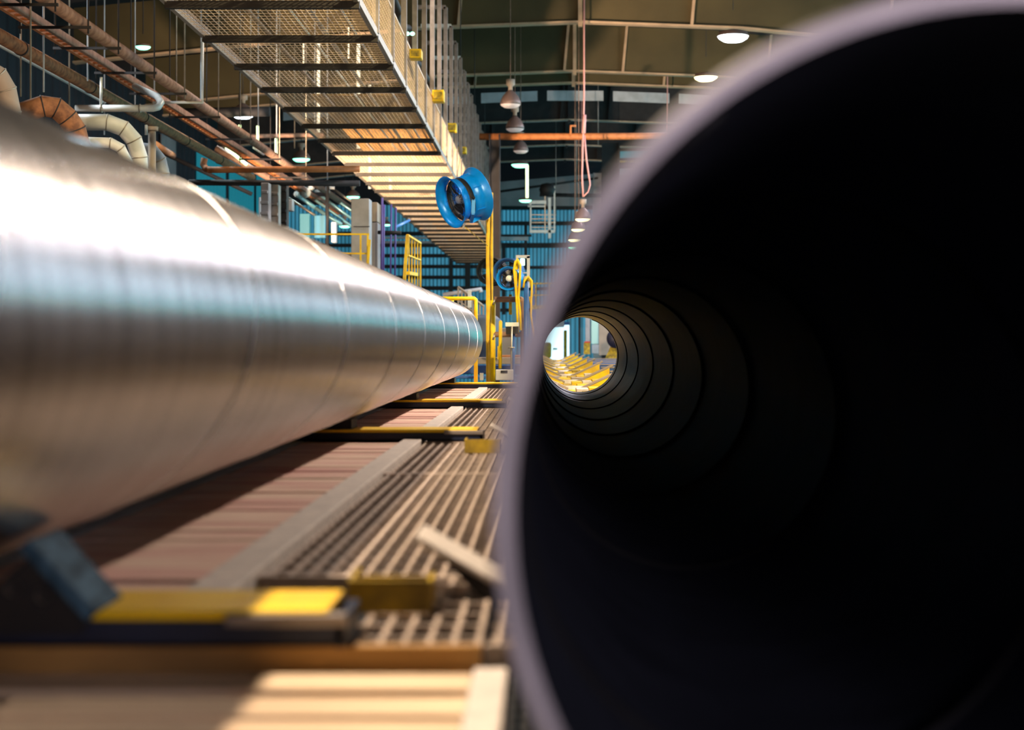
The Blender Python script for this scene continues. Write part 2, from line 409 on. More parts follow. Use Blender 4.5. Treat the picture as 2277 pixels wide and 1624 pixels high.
# decks between the beams
spans = [(YB[0]+.021, YB[1]+.0), (YB[1]+.001, YB[2]), (YB[2]+.001, YB[3]), (YB[3]+.001, 14.6)]
nm = ['second', 'third', 'fourth', 'farthest']
for i, (y0, y1) in enumerate(spans):
    t = thing('plank_deck', '%s plank deck from the lens, reddish boards beside the long grating' % nm[i], 'deck', (-1, y0, DECK))
    e = MB(); y = y0
    while y < y1 - .02:
        d = min(.135, y1 - y); zt = DECK + random.uniform(-.003, .003)
        e.bb(-2.86*R, -1.68*R, y, y + d - random.choice((.004, .006, .008, .022)), DECK - .04, zt); y += d
    e.build('plank', M['wood'], t)
    e = MB(); y = y0
    while y < y1 - .02:
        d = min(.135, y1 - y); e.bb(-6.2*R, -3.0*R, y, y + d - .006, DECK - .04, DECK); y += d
    e.build('outer_plank', M['dark'], t)  # unseen planks made dark to cut bounce onto the silver pipe
    MB().bb(-6.2*R, -1.68*R, y0, y1, DECK-.09, DECK-.045).build('joist', M['dark'], t)
    o = MB().bb(-2.99*R, -2.87*R, y0, y1, DECK-.04, DECK+.003).build('floor_strip', M['insul'])
    tag(o, '%s length of pale green strip let into the planks under the left pipe' % nm[i], 'strip')
    e = MB().bb(-1.675*R, -1.455*R, y0, y1, DECK-.06, DECK+.012)
    o = e.build('steel_curb', M['curb'], None, .003)
    tag(o, '%s length of worn pale curb between planks and grating' % nm[i], 'curb')
# gratings
def grating(x0, x1, y0, y1, lab, pitch=.0975*R, bw=.0062):
    t = thing('floor_grating', lab, 'grating', ((x0+x1)/2, y0, DECK))
    e = MB(); x = x0 + pitch*.5
    while x < x1 - bw/2:
        e.bb(x-bw/2, x+bw/2, y0+.008, y1-.008, DECK-.014, DECK); x += pitch
    y = y0 + .08
    while y < y1 - .03:
        e.bb(x0+.004, x1-.004, y-.0035, y+.0035, DECK-.012, DECK-.003); y += .09
    e.build('bar_grid', M['grate'], t)
    MB().bb(x0, x1, y0, y0+.016, DECK-.034, DECK+.001).build('end_band', M['grate'], t)
    MB().bb(x0, x1, y1-.012, y1, DECK-.034, DECK+.001).build('end_band', M['grate'], t)
grating(-.80*R, -.245*R, YB[0]+.021, YB[0]+.60, 'small pale grating panel nearest the lens, under the first yellow block')
grating(-.235*R, .38*R, YB[0]+.021, YB[0]+.60, 'small grating panel mostly hidden behind the open pipe rim')
grating(-1.45*R, .38*R, YB[0]+.605, 3.02+1.55, 'long steel grating panel between the first beam and the kerb chip')
grating(-1.45*R, .38*R, 4.575, YB[1]-.0, 'grating panel just before the second yellow beam')
for i, (y0, y1) in enumerate(spans[1:]):
    grating(-1.45*R, .38*R, y0, y1, '%s floor grating beyond the second yellow beam' % ORD[i])
o = MB().bb(-1.45*R, .38*R, YB[0]+.03, 14.6, DECK-.55, DECK-.50).build('drip_pan', M['pit'])  # black sheet put below the gratings to darken their gaps
tag(o, 'dark pan visible through the floor gratings', 'pan')

# skid beams
BT = H - 1.04 * R
ends = [-.775*R, -.735*R, -.70*R, -.62*R]
lab = ['nearest navy skid beam with blurred yellow top, under the left pipe', 'second navy skid beam with yellow top, beside the square yellow block',
       'third navy skid beam with thin yellow top, counted from the lens', 'farthest navy skid beam with yellow top, at the foot of the tall post']
for i, Y in enumerate(YB):
    t = thing('skid_beam', lab[i], 'beam', (-1, Y, DECK))
    zb = DECK + .0005
    e = MB(); e.bb(-6*R, ends[i], Y, Y+YBw[i], zb+.004, zb+.010)      # bottom plate
    e.bb(-6*R, ends[i], Y, Y+.012, zb+.004, BT-.012); e.bb(-6*R, ends[i], Y+YBw[i]-.012, Y+YBw[i], zb+.004, BT-.012)
    e.bb(ends[i]-.012, ends[i], Y, Y+YBw[i], zb, BT-.012)
    e.build('beam_body', M['navy'], t, .002)
    MB().bb(-6*R, ends[i]-.02, Y+.002, Y+YBw[i]-.002, BT-.012, BT).build('yellow_cap', M['yellow'], t, .003)
    e = MB(); e.bb(ends[i]-.14, ends[i]+.002, Y-.006, Y+.018, BT-.018, BT-.004); e.build('end_lug', M['post'], t, .002)
    # rubber pad the pipe rests on
    MB().bb(-2.9*R, -2.3*R, Y+.01, Y+YBw[i]-.01, BT, H - .94*R + .006).build('support_pad', M['black'], t)

# inclined stop plate on the first beam (left front)
t = thing('pipe_stop', 'tilted blue-grey steel stop plate on the nearest beam beside the left pipe', 'stop', (-.52, YB[0], BT))
a = P(62, 1200, 1.93); b = P(213, 1362, 1.93)
dn = (b - a).normalized(); nrm = Vector((-dn.z, 0, dn.x)).normalized()
if nrm.z < 0: nrm = -nrm
e = MB()
th = .016
e.prism([((a).x, (a).z), (b.x, b.z), ((b - nrm*th).x, (b - nrm*th).z), ((a - nrm*th).x, (a - nrm*th).z)], .125, 'y', 1.93)
e.build('stop_plate', mat('scuffed_blue_steel', (.07, .15, .24), .85, .0, 0, 12, .3, 40, stretch=(6, 1, 1), col2=(.015, .04, .07), spec=.05), t, .002)
a2 = a - nrm*th*1.05; b2 = b - nrm*th*1.05
e = MB(); e.prism([(a2.x, a2.z), (b2.x, b2.z), (b2.x - .01, DECK+.02), (a2.x-.30, DECK+.02), (a2.x-.30, H-1.0*R), (a2.x-.06, a2.z-.07), (a2.x+.01, a2.z-.01)], .10, 'y', 1.945)
e.build('stop_body', M['black'], t)
for px_, py_ in ((95, 1325), (28, 1310)):
    c = P(px_, py_, 1.940); MB().lathe([(0, -.006), (.008, -.006), (.008, .002)], c, 12, Matrix.Rotation(PI/2, 3, 'X')).build('bolt', M['galv'], t)

# ================================================================== PIPES
def helix(mb, cx, cz, r, y0, y1, pitch, phase, rr, hand=1, seg_per=56, tube_seg=6):
    n = int((y1 - y0) / pitch * seg_per)
    pts = []
    for i in range(n + 1):
        y = y0 + (y1 - y0) * i / n; a = hand * 2 * PI * (y - y0) / pitch + phase
        pts.append((cx + r * math.cos(a), y, cz + r * math.sin(a)))
    mb.tube(pts, rr, tube_seg)
def pipe_mesh(cx, cz, ro, ri, y0, y1, seg=160, ny=24):
    e = MB()
    Mx = Matrix(((1, 0, 0), (0, 0, 1), (0, -1, 0)))
    out = [(ro, y0 + (y1-y0)*i/ny) for i in range(ny+1)]
    Mrot = Matrix(((1, 0, 0), (0, 0, 1), (0, 1, 0)))
    return e, out, Mrot
def make_pipe(name, label, cx, cz, ro, ri, y0, y1, mo, mi, mr):
    t = thing(name, label, 'pipe', (cx, (y0+y1)/2, cz))
    Mrot = Matrix(((1, 0, 0), (0, 0, 1), (0, 1, 0)))
    c = (cx, 0, cz)
    ch = .003
    MB().lathe([(ro-ch, y0), (ro, y0+ch)] + [(ro, y0 + (y1-y0)*i/30) for i in range(1, 30)] + [(ro, y1-ch), (ro-ch, y1)], c, 180, Mrot).build('outer_wall', mo, t)
    MB().lathe([(ri, y0 + .0005 + (y1-y0-.001)*i/30) for i in range(31)], c, 180, Mrot).build('inner_wall', mi, t)
    MB().lathe([(ri, y0+.0005), (ro-ch, y0)], c, 180, Mrot, smooth=False).build('end_face', mr, t)
    MB().lathe([(ri, y1-.0005), (ro-ch, y1)], c, 180, Mrot, smooth=False).build('end_face', mr, t)
    return t
RI = .293
CX, CZ = .935*RI, H - .335*RI
tr_ = make_pipe('steel_pipe', 'open-ended dark steel pipe close to the lens, seen down its bore', CX, CZ, R, RI, .949, 13.03, M['black_out'], M['black_pipe'], M['rim'])
e = MB(); helix(e, CX, CZ, RI-.001, .97, 13.0, 1.36, 2.2, .0055, 1); e.build('weld_seam', M['dark_seam'], tr_)
LX, LZ = -2.6*R, H + .06*R
tl = make_pipe('steel_pipe', 'long bright silver steel pipe lying on the yellow-topped beams', LX, LZ, R, R-.0127, -2.5, 13.1, M['pipe'], M['black_pipe'], M['rim'])
e = MB(); helix(e, LX, LZ, R, -2.4, 13.05, 1.33, .6, .0015, 1); e.build('weld_seam', M['seam'], tl)

# ================================================================== CRADLES under the right pipe line
cy = [2.34, 5.50, 8.2, 10.6, 12.6, 15.2, 17.7, 20.9, 23.9, 27.2, 30.6, 34.4, 38.4]
for i, Y in enumerate(cy):
    vis = ['nearest V-shaped pipe cradle, its pale arm blurred beside the open rim', 'second V-shaped cradle, pale arm tip behind the small yellow block']
    lb = vis[i] if i < 2 else ('%s V-shaped yellow roller cradle counted along the line under and beyond the open pipe' % ORD[i])
    t = thing('pipe_cradle', lb, 'cradle', (CX, Y, DECK-.2))
    far = i >= 5
    wd = .15 if not far else .14
    for s_ in (-1, 1):
        half = 1.49*R
        tip = Vector((CX + s_*half, 0, H - (.894 if not far else .77)*R))
        low = Vector((CX + s_*(.62*R if not far else .18*R), 0, H - (1.39 if not far else 1.37)*R))
        u = (tip-low).normalized(); nn_ = Vector((u.z, 0, -u.x));
        if nn_.z > 0: nn_ = -nn_
        q = .009 if not far else .022
        MB().prism([(low.x, low.z), (tip.x, tip.z), ((tip+nn_*q).x, (tip+nn_*q).z), ((low+nn_*q).x, (low+nn_*q).z)], wd, 'y', Y).build('arm', M['curb'] if not far else M['ply'], t, .003)
        ta = tip - u*.05 + nn_*(q+.001); la = low + nn_*(q+.001)
        bz = DECK+.002 if not far else DECK-.16
        g = [(la.x, la.z), (ta.x, ta.z), (ta.x, bz), (la.x, min(bz, la.z-.01))] if far else [(la.x, la.z), (ta.x, ta.z), (ta.x + s_*-.05, bz), (la.x, la.z-.01)]
        MB().prism(g, .02, 'y', Y+.0).build('gusset', M['black'] if not far else M['yellow'], t)
        MB().prism(g, .02, 'y', Y+wd-.035).build('gusset', M['black'] if not far else M['yellow'], t)
        if not far:
            MB().prism([(la.x, la.z), (ta.x, ta.z), (ta.x - s_*.05, bz), (la.x, la.z-.01)], wd-.058, 'y', Y+.022).build('arm_core', M['black'], t)  # black fill added to keep the space under the arm dark
        if far:
            for hx in (.3, .7):
                pt = ta.lerp(la, hx); MB().lathe([(0, -.006), (.016, -.006), (.016, .004)], (pt.x, Y+.018, pt.z-.05), 10, Matrix.Rotation(PI/2, 3, 'X')).build('bolt', M['dark'], t)
    MB().tube([(CX-.10, Y+wd+.08, CZ-R-.052), (CX+.10, Y+wd+.08, CZ-R-.052)], .05, 16).build('roller', M['curb'], t)
    if far:
        wds = [.16, .085, .13, .085, .11, .10, .13]; x = CX - .46
        for q2, w2 in enumerate(wds):
            mm = ['yellow', 'curb', 'yellow', 'old_yellow', 'yellow', 'ply'][(q2*5 + i) % 6]
            hh = .03 + .03*abs(q2-3)/3*2 + random.uniform(0, .03)
            y0 = Y - .95 + random.uniform(-.1, .1)
            MB().bb(x, x + w2 - .006, y0, y0 + .5, DECK-.22, CZ - R - .045 + hh*.6).build('housing', M[mm], t, .004)
            x += w2
        for q2 in range(4):
            mm = ['yellow', 'ply', 'yellow', 'old_yellow'][(q2 + i) % 4]
            MB().bb(CX-.30+q2*.17, CX-.30+q2*.17+.155, Y-1.7, Y-1.25, DECK-.22, CZ - R - .035 + random.uniform(0, .03)).build('housing', M[mm], t, .004)
# support frame of the line beyond the pipe
for i in range(8):
    Y = 14.5 + i*3.2
    o = MB().bb(CX+.55, CX+3.2, Y, Y+.28, DECK-.20, DECK-.02).build('cross_beam', M['bluepost'])
    tag(o, '%s dark blue cross beam right of the cradles seen through the bore' % ORD[i], 'beam')
    o = MB().bb(CX+.55, CX+3.2, Y+.0, Y+.28, DECK-.015, DECK+.0).build('beam_plate', M['ply'])
    tag(o, 'tan plate lying on the %s dark blue cross beam seen through the bore' % ORD[i], 'plate')
# pedestal-like yellow blocks by the beams
for i, (Y, x0, x1) in enumerate(((2.21, -.86*R, -.50*R), (5.40, -.855*R, -.485*R))):
    t = thing('yellow_block', ['large worn yellow block on the grating by the nearest cradle arm', 'small worn yellow block on the grating before the second beam'][i], 'block', (x0, Y, DECK))
    z1 = H - 1.04*R
    MB().bb(x0, x1, Y, Y+.006, DECK+.0015, z1).build('front_plate', M['old_yellow'], t, .001)
    MB().bb(x0, x0+.006, Y+.007, Y+.12, DECK+.0015, z1).build('side_plate', M['old_yellow'], t)
    MB().bb(x1-.006, x1, Y+.007, Y+.12, DECK+.0015, z1-.005).build('side_plate', M['old_yellow'], t)
    MB().bb(x0+.006, x1-.007, Y+.114, Y+.12, DECK+.0015, z1-.01).build('back_plate', M['old_yellow'], t)

# ================================================================== MESH WALKWAY (cable tray with guard mesh)
hW = 3.5
XL, XR = -1.105*hW, -.547*hW
ZB = H + hW
ys = []
for i in range(31): ys.append(.001456*F*hW - 1.9*2 + i*1.9)
t = thing('mesh_walkway', 'long overhead walkway of wire mesh with square frames above the left pipe', 'walkway', (XL, ys[0], ZB))
XT = -.294/.547  # spare
for i, Y in enumerate(ys):
    hp = 3.0 if i > 3 else 3.0
    zt = H + hW*1.85
    MB().bar((XL, Y, ZB-.065), (XR+.03, Y, ZB-.065), .07, .075).build('crossbar', M['frame'], t)
    MB().bar((XR, Y, ZB), (XR, Y, zt), .075, .09).build('upright', M['post'], t)
    if i % 2 == 0 or i > 8:
        if i % 4 == 0: MB().tube([(XR, Y, zt), (XR, Y, RZ + 1.5 - abs(XR-RX)*1.1/14.6 + .02)], .012, 6).build('hanger', M['dark'], t)
        MB().bar((XR, Y, zt), (XR-.62, Y, zt), .075, .09, up=(0, 1, 0)).build('top_rail', M['white'] if i in (6, 8, 10, 12) else M['post'], t)
    if i < len(ys) - 1:
        e = MB(); Yn = ys[i+1]
        x = XL + .05
        while x < XR:
            e.bar((x, Y, ZB-.02), (x, Yn, ZB-.02), .008, .005); x += .060
        y = Y + .03
        while y < Yn:
            e.bar((XL, y, ZB-.026), (XR, y, ZB-.026), .012, .005); y += .15
        # upturned left lip
        for zz in (0.05, .10): e.bar((XL, Y, ZB+zz), (XL, Yn, ZB+zz), .006)
        e.build('floor_mesh', M['mesh'], t)
        e = MB(); z = ZB; zt2 = H + hW*1.19
        while z < zt2:
            e.bar((XR, Y, z), (XR, Yn, z), .005); z += .06
        y = Y
        while y < Yn:
            e.bar((XR+.005, y, ZB), (XR+.005, y, zt2), .005, .005); y += .12
        e.bar((XR, Y, zt2), (XR, Yn, zt2), .025)
        e.build('side_mesh', M['mesh'], t)
MB().bar((XL, ys[0], ZB), (XL, ys[-1], ZB), .05, .09).build('edge_rail', M['galv'], t)
MB().bar((XR, ys[0], ZB), (XR, ys[-1], ZB), .05, .09).build('edge_rail', M['galv'], t)
# solid brown sheet above the mesh over the farther bays
e = MB(); e.bb(XL+.15, XR-.12, ys[6], ys[-1], ZB+.42, ZB+.45); e.build('tray_sheet', M['brownsteel'], t)
# conduit, cable and yellow boxes carried inside the walkway
for j, (xo, zz, rr, mm) in enumerate(((.55, .22, .02, 'post'), (.95, .30, .02, 'galv'), (1.25, .2, .025, 'post'), (1.55, .28, .02, 'post'))):
    o = MB().tube([(XL+xo, ys[0], ZB+zz), (XL+xo, ys[-1], ZB+zz)], rr, 10).build('conduit', M[mm])
    tag(o, '%s conduit from the outer edge running inside the mesh walkway' % ORD[j], 'conduit')
e = MB(); pts = []
for i in range(90):
    y = ys[1] + i*.5; pts.append((XR-.12 + .05*math.sin(i*1.3), y, H+hW*1.30 + .09*math.sin(i*.9)))
tag(e.tube(pts, .05, 8).build('cable_bundle', M['black']), 'thick sagging black cable bundle along the walkway uprights', 'cable')
for j, (px_, py_, Yq, wq, hq, mm) in enumerate(((925, 122, 23.0, .17, .13, 'yellow'), (975, 215, 28, .20, .20, 'yellow'), (1005, 285, 34, .2, .18, 'yellow'), (1028, 335, 39, .2, .16, 'yellow'), (778, 88, 19.3, .32, .06, 'yellow'))):
    c = P(px_, py_, Yq)
    t2 = thing('junction_box', ['yellow box among the walkway uprights, nearest of four', 'bright yellow box in the second gap of the uprights', 'third small yellow box down the row of uprights',
               'farthest yellow box above the blue drum fan', 'flat yellow float lying inside the mesh floor'][j], 'box', c)
    MB().box(c, (wq, .25, hq)).build('body', M[mm], t2, .015)
    MB().box(c + Vector((0, -.13, 0)), (wq*.7, .02, hq*.6)).build('cover', M['old_yellow'], t2, .004)
for j, px_ in enumerate((895, 906, 917)):
    c = P(px_, 75, 24.0)
    tag(MB().lathe([(0, -.03), (.025, -.02), (.035, 0), (.025, .02), (0, .03)], c, 12).build('indicator_light', M['lens_green']), ['left', 'middle', 'right'][j] + ' of three small green lights among the walkway uprights', 'light')

# ================================================================== FANS
def drum_fan(name, label, c, direction, rad, length, mat_shell, detail=True, bracket=True):
    d = Vector(direction).normalized()
    q = d.to_track_quat('Z', 'Y').to_matrix()
    t = thing(name, label, 'fan', c)
    L = length/2; th = .012
    # shell with flared front lip (+z is the air side facing the lens)
    MB().lathe([(rad*1.22, L*1.0), (rad*1.10, L*.93), (rad*1.0, L*.70), (rad*1.0, L*.38), (rad*.985, L*.38), (rad*.985, L*.7), (rad*1.08, L*.93), (rad*1.20, L*1.0)], c, 48, q, closed=True).build('front_ring', mat_shell, t)
    MB().lathe([(rad*.975, L*.37), (rad*.975, L*.0), (rad*.955, L*.0), (rad*.955, L*.37)], c, 48, q, closed=True).build('guard_band', M['black'], t)
    MB().lathe([(rad*1.0, L*.02), (rad*1.02, -L*.55), (rad*1.04, -L*.8), (rad*1.26, -L*1.0), (rad*1.27, -L*1.03), (rad*1.02, -L*.85), (rad*1.0, -L*.55), (rad*.98, L*.02)], c, 48, q, closed=True).build('rear_shell', mat_shell, t)
    # ribs on the rear shell
    e = MB()
    for k_ in range(6):
        a = k_*PI/3 + .4
        p0 = c + q @ Vector((rad*1.02*math.cos(a), rad*1.02*math.sin(a), -L*.1)); p1 = c + q @ Vector((rad*1.04*math.cos(a), rad*1.04*math.sin(a), -L*.7))
        e.bar(p0, p1, .012)
    e.build('rib', mat_shell, t)
    e = MB()
    for k_ in range(1, 7):
        rr = rad*k_/6.5; pts = [c + q @ Vector((rr*math.cos(a*PI/16), rr*math.sin(a*PI/16), L*.42)) for a in range(32)]
        e.tube(pts, .003, 4, closed=True)
    for k_ in range(12):
        a = k_*PI/6; e.bar(c + q @ Vector((0, 0, L*.42)), c + q @ Vector((rad*math.cos(a), rad*math.sin(a), L*.42)), .006)
    e.build('wire_guard', M['dark'], t)
    MB().lathe([(0, L*.5), (rad*.16, L*.48), (rad*.22, L*.3), (rad*.22, -L*.3), (0, -L*.3)] if bracket else [(0, L*.7), (rad*.3, L*.68), (rad*.34, L*.5), (rad*.34, -L*.3), (0, -L*.3)], c, 20, q).build('motor', M['grey'] if bracket else M['white'], t)
    for k_ in range(5):
        a0 = k_*2*PI/5; vs = []
        for (rr, da, zz) in ((.2, -.25, .1), (.93, -.28, .22), (.95, .28, -.12), (.2, .3, -.1)):
            vs.append(c + q @ Vector((rad*rr*math.cos(a0+da), rad*rr*math.sin(a0+da), L*zz)))
        vs += [v + q @ Vector((0, 0, .008)) for v in vs]
        MB().add(vs, [(0,1,2,3),(7,6,5,4),(0,4,5,1),(1,5,6,2),(2,6,7,3),(3,7,4,0)]).build('blade', M['dark'], t)
    return t, q
fy = 20.6
fc = P(1031, 441, fy)
ft, fq = drum_fan('drum_fan', 'large blue drum fan tilted down on top of the tall yellow post', fc, Vector((-.78, -.52, -.30)), .270, .40, M['blue'])
# mounting yoke plate of the fan
a = P(1053, 445, fy-.30); b = P(1052, 475, fy-.30)
e = MB(); e.bar(a + Vector((-.0, .0, .02)), b, .045, .012, up=(0, 1, 0)); e.build('yoke_plate', mat('light_blue_enamel', (.02, .33, .85), .35), ft)
e = MB(); e.lathe([(0, -.03), (.02, -.03), (.02, .03), (0, .03)], P(1053, 440, fy-.31), 12, Matrix.Rotation(PI/2, 3, 'X')); e.build('pivot_knob', M['black'], ft)
e = MB(); e.bar(b, P(1048, 492, fy-.05), .04, .03); e.bar(P(1048, 492, fy-.05), P(1088, 470, fy+.35), .04, .05); e.build('yoke_arm', M['blue'], ft)
e = MB(); e.tube([P(1034, 497, fy-.25), P(1030, 505, fy-.3), P(1032, 508, fy-.3)], .012, 8); e.build('drain_nipple', M['galv'], ft)
tag(MB().tube([P(1034, 505, fy-.2), P(1085, 547, fy+.3)], .005, 6).build('chain', M['old_yellow']), 'thin yellow chain stretched from the drum fan to the tall post', 'chain')
# tall yellow post
py_ = 21.2
t = thing('fan_post', 'tall yellow channel post that carries the large blue drum fan', 'post', P(1090, 850, py_))
a = P(1090, 429, py_); zb = 0.0
MB().box((a.x-.012, py_, (a.z+zb)/2), (.055, .05, a.z-zb)).build('channel_web', M['yellow'], t, .003)
MB().box((a.x+.027, py_-.015, (a.z+zb)/2), (.02, .08, a.z-zb)).build('channel_flange', M['yellow'], t, .003)
MB().box((a.x-.045, py_-.015, (a.z-.08+zb)/2), (.012, .08, a.z-.08-zb)).build('channel_flange', M['yellow'], t, .003)
pts = [(a.x+.005+.006*math.sin(i*.8), py_-.06, a.z - .05 - i*(a.z-zb-.1)/30) for i in range(31)]
tag(MB().tube(pts, .005, 6).build('power_cord', M['black']), 'thin black cord running down the tall yellow fan post', 'cord')
# stub post of yellow round tube
t = thing('tube_guardrail', 'brown tube guardrail bolted beside the yellow round tube at the post foot', 'guardrail', P(1096, 850, 19.8))
Yg = 19.8
MB().tube([P(1096, 860, Yg)*1, P(1096, 668, Yg)], .032, 14).build('yellow_tube', M['yellow'], t)
MB().tube([P(1099, 666, Yg-.0), P(1158, 666, Yg), P(1164, 670, Yg), P(1164, 900, Yg)], .035, 12).build('top_rail', M['rust2'], t)
MB().tube([P(1097, 744, Yg), P(1160, 744, Yg)], .033, 12).build('middle_rail', M['rust2'], t)
for yy in (666, 744):
    MB().tube([P(1096, yy+12, Yg-.03), P(1100, yy, Yg-.03)], .012, 8).build('bolt', M['galv'], t)
# yellow goalpost guard at the end of the left pipe
Yg2 = 14.2
t = thing('yellow_guard', 'bright yellow tube guard frame just behind the end of the silver pipe', 'guard', P(1056, 850, Yg2))
MB().tube([P(960, 664, Yg2), P(1054, 664, Yg2), P(1058, 667, Yg2), P(1058, 690, Yg2), P(1058, 853, Yg2)], .017, 12).build('tube', M['yellow'], t)
MB().tube([P(1006, 664, Yg2+.8), P(1006, 848, Yg2+.8)], .014, 10).build('rear_leg', M['yellow'], t)
tag(MB().tube([P(1112, 820, 19.0), P(1113, 716, 19.0), P(1113.4, 713, 19.0)], [.021, .021, .012], 14).build('bollard', M['yellow']), 'short bright yellow round bollard standing behind the grey box', 'bollard')
# grey box with black plate
c = P(1122, 834, 15.0)
t = thing('control_box', 'small light grey control box with a black display on the last beam', 'box', c)
MB().box(c, (.160, .12, .096)).build('body', M['grey'], t, .005)
MB().box(c + Vector((-.002, -.062, .030)), (.062, .005, .022)).build('display', M['black'], t)
MB().tube([c + Vector((.062, .02, .05)), c + Vector((.062, .02, .20)), c + Vector((.066, .02, .44))], .008, 8).build('stand_rod', M['galv'], t)
MB().lathe([(0, 0), (.03, 0), (.03, .012), (0, .012)], c + Vector((.062, .02, .24)), 14).build('rod_collar', M['galv'], t)
# blue post with silver bracket, yellow hose
Yp = 19.0
t = thing('blue_post', 'slim blue round post with a brass collar beside the brown guardrail', 'post', P(1171, 880, Yp))
MB().tube([P(1171, 900, Yp), P(1170, 624, Yp)], .030, 14).build('tube', M['bluepost'], t)
MB().lathe([(.0, 0), (.036, 0), (.036, .04), (.02, .06), (0, .06)], P(1170, 626, Yp), 14).build('collar', M['ply'], t)
def hose(pts, lab, r=.010):
    return tag(MB().tube([P(*p) for p in pts], r, 8).build('air_hose', M['yellow']), lab, 'hose')
hose([(1152, 740, 18.9), (1150, 690, 18.9), (1147, 640, 18.9), (1143, 600, 18.9), (1146, 582, 18.9), (1152, 578, 18.9), (1157, 590, 18.9), (1156, 620, 18.9), (1153, 660, 18.9), (1157, 700, 18.9), (1158, 735, 18.9)], 'looped yellow hose hanging between the fans and the silver bracket', .014)
hose([(1150, 600, 19.0), (1152, 582, 19.0), (1150, 574, 19.0), (1147, 590, 19.0), (1149, 640, 19.0), (1155, 672, 19.0)], 'second strand of looped yellow hose under the silver bracket', .012)
hose([(1164, 640, 18.9), (1166, 625, 18.9), (1175, 615, 18.9), (1183, 625, 18.9), (1182, 660, 18.9), (1181, 700, 18.9), (1188, 745, 18.9), (1195, 790, 18.9)], 'yellow hose draped over the blue post top, trailing towards the pipe rim', .012)
hose([(1172, 618, 18.95), (1179, 625, 18.95), (1184, 650, 18.95), (1181, 690, 18.95), (1178, 660, 18.95)], 'short inner loop of yellow hose on the blue post', .010)
t = thing('signal_bracket', 'silver square bracket frame with a small lit lamp above the blue post', 'bracket', P(1172, 640, 19.6))
e = MB(); Yq = 19.6
e.bar(P(1147, 571, Yq), P(1178, 571, Yq), .035, .035); e.bar(P(1175, 570, Yq), P(1175, 640, Yq), .035, .035); e.bar(P(1149, 571, Yq), P(1149, 582, Yq), .02); e.bar(P(1152, 607, Yq), P(1172, 607, Yq), .012)
e.build('frame', M['insul'], t)
MB().box(P(1162, 583, Yq), (.055, .04, .085)).build('lamp', mat('cyan_lamp', (1, 1, 1), .4, emit=(.35, .9, .9), estr=1.6), t, .01)
# round fans
def back_fan(px, py, Y, rad, lab, m, rim):   # rim: pale hub facing the lens
    drum_fan('drum_fan', lab, P(px, py, Y), Vector((-.10, -1, -.02)), rad, .42, m, bracket=not rim)
back_fan(1134.5, 620, 19.2, .112, 'round blue drum fan facing the lens with a pale motor hub', M['blue'], 1)
back_fan(1131, 606, 21.6, .150, 'blue drum fan half hidden behind the round blue fan', M['bluepost'], 0)
back_fan(1094, 604, 24.0, .165, 'black drum fan partly behind the tall yellow post', M['black'], 0)
# things around the guardrail
c = P(1139, 722, 18.6)
t = thing('white_tray', 'flat white tray box standing behind the brown guardrail', 'tray', c)
MB().box(c, (.150, .16, .045)).build('body', M['white'], t, .004)
MB().box(c + Vector((0, 0, -.065)), (.14, .12, .08)).build('base', M['black'], t)
MB().tube([c + Vector((.02, 0, -.10)), P(1142, 860, 18.6)], .016, 10).build('leg', M['bluepost'], t)
# long tan conveyor beams and blue frame behind the pole base
for j, (x0, x1, y0, y1, Y, mm, lb) in enumerate(((1060, 1176, 795, 810, 24, 'ply', 'long tan steel rail behind the yellow post, above the blue frame'),
                                            (1010, 1176, 812, 832, 24.4, 'bluepost', 'dark blue machine frame behind the post foot'),
                                            (1010, 1176, 836, 842, 23.6, 'bluepost', 'low blue rail at the foot of the post'),
                                            (1075, 1160, 790, 795, 26, 'orange', 'thin orange rail lying above the tan steel rail'),
                                            (1112, 1140, 730, 795, 27, 'wall_grey', 'grey cabinet behind the bright yellow bollard'),
                                            (1135, 1165, 670, 716, 30, 'teal_wall', 'blue-grey sheet behind the white tray'))):
    a = P(x0, y0, Y); b = P(x1, y1, Y)
    tag(MB().box(((a.x+b.x)/2, Y, (a.z+b.z)/2), (b.x-a.x, .3, a.z-b.z)).build(['conveyor_rail', 'steel_beam', 'conveyor_rail', 'conveyor_rail', 'cabinet', 'guard_sheet'][j], M[mm], None, .01), lb, ['rail', 'frame', 'rail', 'rail', 'cabinet', 'sheet'][j])
for j, (px_, y0, y1, wq, mm) in enumerate(((1071, 830, 846, 8, 'grey'), (1135, 655, 700, 7, 'old_yellow'), (1110, 770, 800, 7, 'yellow'))):
    a = P(px_, y0, 20); b = P(px_, y1, 20)
    tag(MB().box(((a.x+b.x)/2, 20, (a.z+b.z)/2), (wq/F*20, .04, a.z-b.z)).build('marker_plate', M[mm], None, .003), ['small grey plate at the foot of the tall yellow post', 'olive upright strip under the round blue fan', 'small yellow valve piece next to the bollard'][j], 'plate')
# blue-grey tank right behind pipe end
e = MB(); c = P(1074, 756, 25)
tag(MB().lathe([(0, -.36), (.24, -.36), (.27, -.30), (.27, .30), (.20, .36), (0, .38)], c, 24).build('machine_hood', mat('slate_paint', (.06, .09, .15), .5)), 'dark slate machine hood beyond the end of the silver pipe', 'hood')
